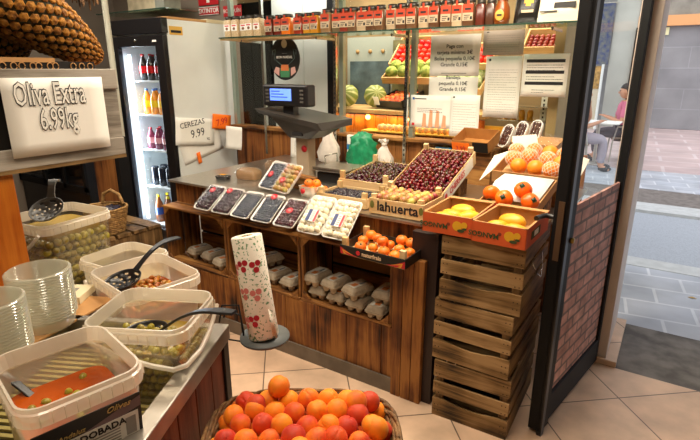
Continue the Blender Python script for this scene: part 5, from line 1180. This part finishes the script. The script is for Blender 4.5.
# second, lower stand further back
t = thing('low_stand', 'lower wooden stand behind the rail stand, carrying three pails', 'stand', (-1.54, .9, 0)); MB().b2((-.46, -.18, .785), (.375, .09, .815)).build('stand_top', W_stand, t); MB().b2((-.44, -.16, .1), (.36, .08, .785)).build('stand_body', pm('dark_stand_body', '2a1c14', .7), t)
Z1 = .817
t, Mx = pail('open pail of orange seasoned olives with a dark slotted ladle', (-1.27, .832, Z1), -9, .275, .235, .205, M_brine, .13, True)
float_olives(Mx, .22, .185, .134, .0085, 130, M_olived, 'seasoned_olive', 'small orange seasoned olive piled in the middle pail', 'seasoned olives in the middle pail', 7)
t, Mx = pail('empty-looking pale pail half hidden behind the olive pails', (-1.54, .94, Z1), 4, .225, .225, .17, pm('cloudy_brine', 'c8b890', .3), .09, False)
t, Mx5 = pail('tall pail full of green olives at the far end, ladle resting on top', (-1.785, .86, Z1), 6, .25, .27, .30, M_brineg, .262, True, inset=.034, body=clear('clearer_pail_plastic', (.97, .95, .86, 1), .95, .15, diffuse=(.93, .88, .76, 1), dfac=.08))
# olives seen against the pail wall: layers near the two visible faces
rr = random.Random(9); pf = None
lab5, grp5 = 'green olive pressed against the wall of the tall far pail', 'olives in the tall far pail'
for k in range(9):
    for s_ in range(2):
        for i in range(9):
            f_ = .86+.14*(.02+k*.027)/.3; wx, wy = .25*f_/2-.018, .27*f_/2-.018; z = .02+k*.0265+rr.uniform(-.003, .003); q_ = (i+.5*(k % 2)+rr.uniform(-.12, .12))/8.5*2-1
            p = Mx5 @ (Vector((q_*(wx-.008), -wy, z)) if s_ == 0 else Vector((wx, q_*(wy-.008), z))); a = (rr.uniform(0, 360), rr.uniform(0, 360), 0)
            if pf is None: pf = MB().ball((0, 0, 0), .0138, 12, 8, (1, 1, 1.12)).build('green_olive', M_olive); pf.location = p; tag(pf, lab5, 'olive', grp5)
            else: dup(pf, p, a)
ladle('grey slotted ladle with its handle up, resting in the tall far olive pail', (-1.79, .83, 1.14), (-.55, .83), .045, .056, M_ladg, .05, tiltx=32, wide=1.8)
ladle('dark slotted ladle in the seasoned olive pail, handle pointing to the fridge', (-1.325, .79, 1.00), (.05, 1), .165, .056, M_lad, .060, tiltx=14, wide=1.3)
ladle('black slotted ladle in the rail corner pail, long handle over its right rim', (-.965, .612, 1.022), (.995, .10), .23, .052, M_lad, .105, tiltx=4)
ladle('black ladle sunk in the orange marinade, only the handle showing', (-.90, .372, .985), (-.93, -.36), .20, .036, M_lad, .10, tiltx=5)
# cardboard box with tubs
t = thing('cardboard_box', 'low grey-sided box with a brown cardboard sheet on top, under the clear tubs', 'box', SP(0, 0, Z0), (0, 0, SA))
MB().b2((-.11, -.88, 0), (.52, -.43, .075)).build('box_body', pm('grey_box_side', '8a8074', .7, var=.1, scale=8), t); MB().add([(-.117, -.37, .075), (.19, -.435, .075), (.53, -.47, .075), (.53, -.9, .075), (-.117, -.9, .075), (-.117, -.37, .080), (.19, -.435, .080), (.53, -.47, .080), (.53, -.9, .080), (-.117, -.9, .080)], [(0, 1, 2, 3, 4), (9, 8, 7, 6, 5), (0, 5, 6, 1), (1, 6, 7, 2), (2, 7, 8, 3), (3, 8, 9, 4), (4, 9, 5, 0)]).build('cardboard_sheet', M_card, t)
t = thing('price_box', 'small cream paper box lying by the tubs next to the tall olive pail', 'box', SP(-.10, -.50, .973), (0, 0, SA+8)); MB().b2((-.045, -.07, 0), (.045, .05, .02)).build('paper_body', pm('cream_paper', 'e0d4b0', .8), t); MB().b2((-.02, -.03, .0201), (.02, .02, .0204)).build('print_marks', MATS['grey_print'], t)
def tubs(label, cx, cy, z, r, n, dz):
    t = thing('tub_stack', label, 'tubs', (cx, cy, z)); 
    prof = [(r*.86, 0), (r*.95, .03)]
    for k in range(n): z_ = .03+k*dz; prof += [(r*.92, z_), (r, z_+dz*.2), (r, z_+dz*.45), (r*.92, z_+dz*.65)]
    MB().lathe(prof, 40).build('stacked_rims', M_tub, t); H_ = .03+n*dz
    MB().lathe([(r*.92, H_), (r*.84, .02), (0, .018)], 40).build('inner_wall', M_tub, t)
    return t
tubs('tall stack of empty clear plastic tubs on the cardboard sheet', -1.285, .55, .973, .074, 17, .0072)
tubs('second stack of clear tubs at the left edge, in front of the first', -1.20, .40, .973, .074, 17, .0072)
# post and crate shelf with the sign
t = thing('crate_display', 'grey wooden crate display holding the Oliva Extra price sheet and the pineapple box', 'crate', (-1.46, .66, 0))
mb = MB()
for z0, z1 in ((1.545, 1.603), (1.345, 1.398)): mb.b2((-.014, -.36, z0), (0, .285, z1))
mb.build('front_slats', wood('grey_display_slat', '5e564c', '8c8478', 'aaa296', 1), t, bevel=.002)
MB().b2((-.03, .235, 1.398), (-.008, .285, 1.545)).build('end_post', MATS['grey_display_slat'], t); MB().b2((-.33, .24, 1.345), (-.03, .25, 1.60)).build('end_side', W_wall, t)
MB().b2((-.34, -.36, 1.335), (0, .285, 1.345)).build('bottom_board', W_greyy, t); MB().b2((-.03, .205, 1.398), (-.015, .234, 1.545)).build('back_slat', W_orange, t)
MB().b2((-.12, -.36, .975), (-.01, -.045, 1.335)).build('support_post', W_orange, t, bevel=.004)
t = thing('price_sheet', 'white sheet printed Oliva Extra 6.99kg pinned to the crate display', 'paper', (-1.453, .754, 1.478), (0, 0, 90))
sheet('paper_sheet', .275, .205, M_paper, t, (0, 0, 0), (0, 0, 0))
M_hollow = pm('letter_outline', '26242a', .7)
def outlined(s, size, x, z):
    text(s, size, t, (x, -.0022, z), (90, 0, 0), M_hollow, 'printed_word', bold=.0030, sx=.50, ext=.0004); text(s, size, t, (x, -.0034, z), (90, 0, 0), M_paper, 'word_hollow', bold=.0003, sx=.50, ext=.0003)
outlined('Oliva Extra', .084, -.016, .058); outlined('6.99kg', .080, -.004, -.010)
t = thing('pineapple_box', 'black cardboard box with cream scroll lettering under the pineapples', 'box', (-1.64, .68, 1.348))
MB().b2((-.15, -.33, 0), (.155, .215, .275)).build('box_body', M_bprint, t); MB().b2((.1552, -.33, .272), (.157, .10, .284)).build('brown_edge', M_card, t)
mb = MB()
for q in (-.06, -.035, -.008, .012, .04, .055, .085, .10, .15, .175, .20): mb.tube([(.157, q+.008*math.cos(a/2), .262+.009*math.sin(a/2)) for a in range(13)], .0015, 4)
mb.build('printed_scroll', M_card, t)
M_pine = pm('pineapple_eye', '7a4a12', .7, c2='b87c20', scale=70, bump=.6); M_pgr = pm('pineapple_groove', '2e2c10', .8); M_leafd = pm('dry_pineapple_leaf', '8a7040', .7, c2='4a4a28', scale=20)
def pineapple(label, loc, rot, rr_=.08, hl=.14, taper=False):
    t = thing('pineapple', label, 'pineapple', loc, rot)
    def prof(u): return rr_*(1-abs(u)**3)**.5*(.74+.34*u if taper else 1-.08*u)     # u -1..1 along z
    MB().lathe([(max(.002, prof(u)*.965), u*hl) for u in [-.995, -.95, -.85, -.7, -.5, -.25, 0, .25, .5, .7, .85, .95, .995]], 28).build('body_core', M_pgr, t)
    mb = MB(); rowsn = 17; n = 17
    for j in range(rowsn):
        u = -.93+1.86*j/(rowsn-1); r0 = prof(u); du = 1.86/(rowsn-1)*hl*.56
        for k in range(n):
            a = 2*math.pi*(k+.5*(j % 2)+j*.12)/n; da = math.pi/n*.86
            pts = []
            for (ax, uz, rr2) in ((-1, 0, 1.0), (-.5, -.95, .985), (.5, -.95, .985), (1, 0, 1.0), (.5, .95, .985), (-.5, .95, .985)):
                uu = max(-.99, min(.99, u+uz*du/hl)); r2 = prof(uu)*rr2*.985; pts.append((r2*math.cos(a+ax*da), r2*math.sin(a+ax*da), uu*hl))
            inn = []
            for (ax, uz) in ((-.8, 0), (-.42, -.76), (.42, -.76), (.8, 0), (.42, .76), (-.42, .76)):
                uu = max(-.99, min(.99, u+uz*du/hl)); r2 = prof(uu)+.0025; inn.append((r2*math.cos(a+ax*da), r2*math.sin(a+ax*da), uu*hl))
            cpt = ((r0+.0055)*math.cos(a), (r0+.0075)*math.sin(a), u*hl)
            mb.add(pts+inn+[cpt], [(i, (i+1) % 6, 6+(i+1) % 6, 6+i) for i in range(6)]+[(6+i, 6+(i+1) % 6, 12) for i in range(6)], 0, False)
    mb.build('eyed_rind', M_pine, t)
    mb = MB(); r_ = random.Random(4)
    for k in range(34):
        a = k*2.4; L_ = .06+.07*(k/34); sp_ = .9-.6*k/34
        b0 = Vector((.018*math.cos(a), .018*math.sin(a), hl*.95)); d = Vector((math.cos(a)*sp_, math.sin(a)*sp_, 1)).normalized(); sd = Vector((-math.sin(a), math.cos(a), 0))
        p1, p2 = b0+d*L_*.5, b0+d*L_+Vector((math.cos(a), math.sin(a), 0))*.02
        mb.add([tuple(b0-sd*.008), tuple(b0+sd*.008), tuple(p1+sd*.007), tuple(p1-sd*.007), tuple(p2)], [(0, 1, 2, 3), (3, 2, 4)], 0, True)
    mb.build('leaf_crown', M_leafd, t, solid=.0015)
pineapple('large golden pineapple lying over the right end of the black box', (-1.63, .845, 1.735), (60, 0, 6), .115, .205, True)
pineapple('dark shaded pineapple standing at the left end of the black box', (-1.66, .615, 1.775), (10, -6, 50), .085, .15)
pineapple('pineapple behind the golden one, mostly hidden, crown up', (-1.76, .73, 1.715), (75, 0, -15), .085, .13)
# dry hanging husks and boxes above left
t = thing('hanging_husks', 'bunch of dry brown husks hanging at the upper left by the pale pole', 'husks', (-2.68, 1.6, 2.06))
mb = MB(); r_ = random.Random(2)
for k in range(36):
    a = r_.uniform(0, 6.3); q = r_.uniform(.01, .07); l_ = r_.uniform(.06, .16); mb.tube([(0, 0, .2), (q*math.cos(a), q*math.sin(a), 0), (q*1.3*math.cos(a), q*1.3*math.sin(a), -l_)], [.006, .014, .003], 5)
mb.build('husk_strands', pm('husk_brown', '7a5632', .8, c2='3a2614', scale=30), t); MB().tube([(0, 0, .2), (0, 0, .69)], .003, 5).build('hanging_cord', M_card, t)
# rear-left furniture
struct('trim_11', MB().b2((-3.50, 2.0, 0), (-3.24, 2.08, 1.5)), W_wall); struct('trim_12', MB().b2((-3.235, 2.0, 0), (-3.19, 2.08, 1.16)), M_black)
struct('trim_13', MB().tube([(-3.30, 2.12, 0), (-3.30, 2.12, 2.75)], .020, 14), pm('pale_pole', 'b8b8a8', .4))
t = thing('display_fridge', 'black-framed glass display fridge in the rear left corner', 'fridge', (-4.62, 2.28, 0))
MB().b2((-.66, .3, 0), (.5, .38, 1.3)).b2((-.66, 0, 0), (.5, .3, .6)).b2((-.66, 0, 1.2), (.5, .3, 1.3)).b2((-.66, 0, .6), (-.62, .3, 1.2)).b2((.44, 0, .6), (.5, .3, 1.2)).build('body', M_blackp, t)
mb = MB(); [mb.b2((x_, -.02, .6), (x_+.04, .0, 1.3)) for x_ in (-.66, -.2, .14, .46)]; mb.b2((-.66, -.02, .58), (.5, 0, .64)); mb.build('door_frames', M_black, t)
MB().b2((-.64, -.012, .64), (.46, -.008, 1.25)).build('door_glass', M_glass, t); MB().tube([(-.1, .05, .9), (-.1, .05, 1.18)], .02, 8).build('light_tube', MATS['cold_led'], t)
MB().b2((-.6, .05, .95), (.44, .28, .96)).build('inner_shelf', M_chrome, t)
t = thing('slatted_table', 'grey slatted crate table under the wicker basket', 'table', (-2.95, 1.68, 0)); mb = MB(); [mb.b2((-.35, -.33+k*.11, .60), (.16, -.24+k*.11, .62)) for k in range(6)]; mb.build('table_slats', W_greyz, t); MB().b2((-.34, -.32, 0), (.15, .32, .595)).build('table_body', W_greyz, t)
M_wick = pm('wicker_brown', '8a6436', .7, c2='5a3c1c', scale=50, bump=.8)
M_wick2 = pm('wicker_straw', 'a8824a', .7, c2='7c5a30', scale=50, bump=.8)
t = thing('wicker_basket', 'round wicker basket with a looped handle and dark packets, before the fridge', 'basket', (-2.92, 1.70, .622))
mb = MB()
for k in range(13): mb.tube([((.095+.0025*k)*math.cos(a), (.095+.0025*k)*math.sin(a), .008+.0125*k+.002*math.sin(8*a+math.pi*(k % 2))) for a in [2*math.pi*i/32 for i in range(33)]], .0078, 6, caps=False)
mb.build('woven_side', M_wick2, t); MB().lathe([(0, 0), (.095, 0), (.1, .01), (0, .01)], 24).build('woven_base', M_wick2, t)
MB().tube([(-.11, .05, .16), (-.10, .06, .22), (-.05, .08, .245), (-.0, .10, .22), (.02, .11, .16)], .011, 8).build('loop_handle', M_wick2, t)
mb = MB(); r_ = random.Random(6)
for k in range(9): mb.box((r_.uniform(-.06, .06), r_.uniform(-.06, .06), .13+.01*r_.random()), (.07, .05, .02), (r_.uniform(-30, 30), r_.uniform(-30, 30), r_.uniform(0, 180)))
mb.build('dark_packets', pm('packet_navy', '20242e', .3, c2='3a3444', scale=30), t)
t = thing('film_packets', 'clear film packets with red print lying left of the wicker basket', 'packets', (-3.1, 1.62, .622)); mb = MB()
for k in range(6): mb.rings([rrect(.12, .09, .02, 0), rrect(.13, .1, .02, .012), rrect(.1, .07, .02, .028)], 0, True, M=Matrix.Translation((r_.uniform(-.12, .02), r_.uniform(-.22, .1), .02*k)) @ Matrix.Rotation(r_.uniform(0, 3), 4, 'Z'))
mb.build('film_bodies', pm('packet_grey', '6a6464', .2, c2='3a3236', scale=14), t)
t = thing('tray_stack', 'stack of brown wooden trays in the dark far-left corner', 'trays', (-5.0, 1.7, 0)); mb = MB(); [mb.b2((-.25, -.3, .1*k), (.2, .3, .1*k+.075)) for k in range(14)]; mb.build('tray_sides', W_boxy, t, bevel=.003)

# ------------------------------------------------------------------ kitchen roll on its holder arm
t = thing('roll_holder', 'black wire arm with a round slate plate, fixed to the rail corner', 'holder', (-.803, .84, .943))
MB().lathe([(0, 0), (.063, 0), (.063, .006), (0, .006)], 32).build('round_plate', pm('slate_plate', '565a5a', .5), t)
mb = MB(); mb.tube([(-.115, -.045, .03), (-.10, -.045, .082), (-.058, -.028, .087), (-.047, -.028, .012), (-.042, -.035, -.006), (.02, -.02, -.006)], .0024, 6)
mb.tube([(-.125, -.02, .03), (-.12, -.015, .052), (-.067, -.015, .05), (-.058, -.02, .0), (-.042, -.035, -.006)], .0024, 6); mb.tube([(-.078, -.05, -.006), (.02, -.02, -.006)], .002, 6); mb.build('wire_arm', M_black, t)
MB().tube([(0, 0, .006), (-.058, .012, .25)], .004, 6).build('inner_rod', M_black, t)
t = thing('kitchen_roll', 'leaning kitchen paper roll printed with red berries and green sprigs', 'kitchen roll', (-.800, .834, .951), (-3, -12, 0))
mr = newmat('printed_kitchen_paper'); _, N, L, b = mr; b.inputs['Roughness'].default_value = .9
tc = N.new('ShaderNodeTexCoord'); b.inputs['Base Color'].default_value = hexc('efe6d6')
def blob(scale, seed_w, lo, hi):
    v = N.new('ShaderNodeTexNoise'); v.noise_dimensions = '4D'; v.inputs['Scale'].default_value = scale; v.inputs['W'].default_value = seed_w; v.inputs['Detail'].default_value = 2; L.new(tc.outputs['Object'], v.inputs['Vector'])
    r = N.new('ShaderNodeValToRGB'); r.color_ramp.elements[0].position = lo; r.color_ramp.elements[1].position = hi; L.new(v.outputs['Fac'], r.inputs[0]); return r.outputs[0]
m1 = N.new('ShaderNodeMix'); m1.data_type = 'RGBA'; m1.inputs['A'].default_value = hexc('efe6d6'); m1.inputs['B'].default_value = hexc('6f9268')
L.new(blob(150, 2, .58, .61), m1.inputs['Factor']); L.new(m1.outputs['Result'], b.inputs['Base Color'])
MB().lathe([(.012, .262), (.012, 0), (.036, 0), (.038, .004), (.038, .260), (.036, .262), (.012, .262)], 36).build('paper_body', mr[0], t)
MB().lathe([(.0121, .2625), (.0155, .2625)], 20).build('card_core', M_card, t)
M_berry = pm('print_berry_red', 'b01c2c', .8); M_berryf = pm('print_berry_faded', 'd07a72', .8)
def on_roll(a, z, r, m, nm, e=0):
    pts = []
    for k in range(12): q = 2*math.pi*k/12; aa = a+r*math.cos(q)/.0385; pts.append(((.0384+e)*math.cos(aa), (.0384+e)*math.sin(aa), z+r*math.sin(q)))
    MB().add(pts, [tuple(range(12))]).build(nm, m, t, solid=.0006)
for (a0, z0, m_) in ((-78, .195, M_berry), (-70, .055, M_berry), (-92, .125, M_berryf), (-120, .185, M_berryf), (-45, .12, M_berryf), (-110, .05, M_berryf), (-30, .19, M_berry)):
    for dx, dz in ((-.008, .004), (.007, .006), (.001, -.010)): on_roll(R(a0)+dx/.038, z0+dz, .0075, m_, 'printed_berry')
# raised rear tail of the paper
MB().rings([[(.037*math.cos(a), .037*math.sin(a), z) for z in (.0, .08)] for a in [R(-40+6*k) for k in range(6)]]+[[(.0370*math.cos(R(-4))+.008, .0370*math.sin(R(-4))+.004, z) for z in (0, .05)]], 0, True, False, False, False).build('loose_tail', mr[0], t, solid=.001)

# ------------------------------------------------------------------ apricot basket in the foreground
BA = 33; BC = (-.583, .706, 0)
BM = Matrix.Translation(BC) @ Matrix.Rotation(R(BA), 4, 'Z')
t = thing('wicker_basket', 'large brown wicker basket heaped with apricots in the foreground', 'basket', (BC[0], BC[1], .70), (0, 0, BA))
mb = MB(); BW, BD = .415, .33
def sup(w_, d_, n=48):
    out = []
    for k in range(n+1):
        a = 2*math.pi*k/n; c, s_ = math.cos(a), math.sin(a); e = 2/3.4
        out.append((w_/2*abs(c)**e*(1 if c >= 0 else -1), d_/2*abs(s_)**e*(1 if s_ >= 0 else -1)))
    return out
for k in range(14):
    f = k/13; ring = sup(BW*(.82+.18*f), BD*(.8+.2*f))
    mb.tube([(x+.003*math.cos(i*math.pi/2+math.pi*(k % 2))*x/.2, y+.003*math.cos(i*math.pi/2+math.pi*(k % 2))*y/.15, .006+.0088*k) for i, (x, y) in enumerate(ring)], .0052, 6, caps=False)
mb.build('woven_side', M_wick, t)
mb = MB(); ring = sup(BW+.012, BD+.012, 96)
for ph in range(3): mb.tube([(x*(1+.018*math.cos(i*.55+ph*2.09)), y*(1+.022*math.cos(i*.55+ph*2.09)), .124+.006*math.sin(i*.55+ph*2.09)) for i, (x, y) in enumerate(ring)], .0048, 6, caps=False)
mb.build('plaited_rim', M_wick, t)
mb = MB(); mb.prism(sup(BW*.82, BD*.8)[:-1], 0, .008); mb.build('woven_base', M_wick, t)
p_ = thing('support_box', 'dark wooden stool under the apricot basket', 'stool', (BC[0]+.02, BC[1]-.03, 0), (0, 0, BA)); MB().b2((-.15, -.12, .66), (.15, .10, .70)).build('seat', W_stand, p_); [MB().b2((a*.13-.015, b_*.09-.015, 0), (a*.13+.015, b_*.09+.015, .66)).build('leg', W_stand, p_) for a in (-1, 1) for b_ in (-1, 1)]
def apmat(name, base, blush, lo, hi):
    m, N, L, b = newmat(name); tc = N.new('ShaderNodeTexCoord'); oi = N.new('ShaderNodeObjectInfo')
    no = N.new('ShaderNodeTexNoise'); no.noise_dimensions = '4D'; no.inputs['Scale'].default_value = 16; no.inputs['Detail'].default_value = 3
    mu = N.new('ShaderNodeMath'); mu.operation = 'MULTIPLY'; mu.inputs[1].default_value = 50; L.new(oi.outputs['Random'], mu.inputs[0]); L.new(mu.outputs[0], no.inputs['W']); L.new(tc.outputs['Object'], no.inputs['Vector'])
    r = N.new('ShaderNodeValToRGB'); e = r.color_ramp.elements; e[0].position = lo; e[0].color = hexc(base); e[1].position = hi; e[1].color = hexc(blush); L.new(no.outputs['Fac'], r.inputs[0]); L.new(r.outputs[0], b.inputs['Base Color'])
    b.inputs['Roughness'].default_value = .55; b.inputs['Specular IOR Level'].default_value = .3; b.inputs['Sheen Weight'].default_value = .05; b.inputs['Subsurface Weight'].default_value = .12; b.inputs['Subsurface Scale'].default_value = .008; return m
MA1 = apmat('apricot_orange', 'f2951c', 'e8701a', .35, .7); MA2 = apmat('apricot_blushed', 'ee8418', 'cc3c1a', .38, .62); MA3 = apmat('apricot_red', 'e2581a', 'b8301a', .35, .6)
def apr(m):
    def fn(q):
        a = math.atan2(q.y, q.x); g = math.exp(-(a/.22)**2)*.10*(1-.3*abs(q.z)) ; d = .12*max(0, q.z)**8
        return q*(1-g-d)
    o = MB().ball((0, 0, 0), .0250, 28, 16, (1, .97, 1.02), fn=fn).build('apricot', m); return o
pro = [apr(MA1), apr(MA2), apr(MA3)]
L3 = [('plain orange apricot without blush in the wicker basket', 'plain orange apricots'), ('orange apricot with a red blush in the wicker basket', 'blushed orange apricots'), ('mostly red apricot in the wicker basket', 'mostly red apricots')]
used3 = [False]*3; rr = random.Random(21); placed = []
def put_ap(x, y, z, k=None):
    k = rr.choices((0, 1, 2), (6, 5, 1.3))[0] if k is None else k
    p = BM @ Vector((x, y, z)); a = (rr.uniform(-180, 180), rr.uniform(-90, 90), rr.uniform(0, 360)); s_ = rr.uniform(.9, 1.08)
    if not used3[k]: o = pro[k]; o.location = p; o.rotation_euler = [R(q) for q in a]; o.scale = (s_,)*3; tag(o, L3[k][0], 'apricot', L3[k][1]); used3[k] = True
    else: o = dup(pro[k], p, a, scale=s_)
for layer, (z, sx_, sy_, st) in enumerate(((.772, .33, .24, .048), (.808, .36, .265, .047), (.843, .32, .23, .048))):
    j = 0; y = -sy_/2
    while y <= sy_/2+.001:
        x = -sx_/2+(st/2 if (j+layer) % 2 else 0)
        while x <= sx_/2+.001:
            if (abs(x)/(sx_/2+.02))**3+(abs(y)/(sy_/2+.02))**3 < 1.25: put_ap(x+rr.uniform(-.006, .006), y+rr.uniform(-.006, .006), z+rr.uniform(-.006, .006)+.012*(1-(2*x/.4)**2)*(layer > 0))
            x += st
        y += st*.88; j += 1
for x, y, z, k in ((-.06, .10, .890, 0), (.12, .08, .862, 1), (-.11, .07, .862, 2), (.165, .01, .846, 0)): put_ap(x, y, z, k)
for k in range(3):
    if not used3[k]: bpy.data.objects.remove(pro[k])
for o in list(bpy.data.objects):
    if 'used' in o: del o['used']
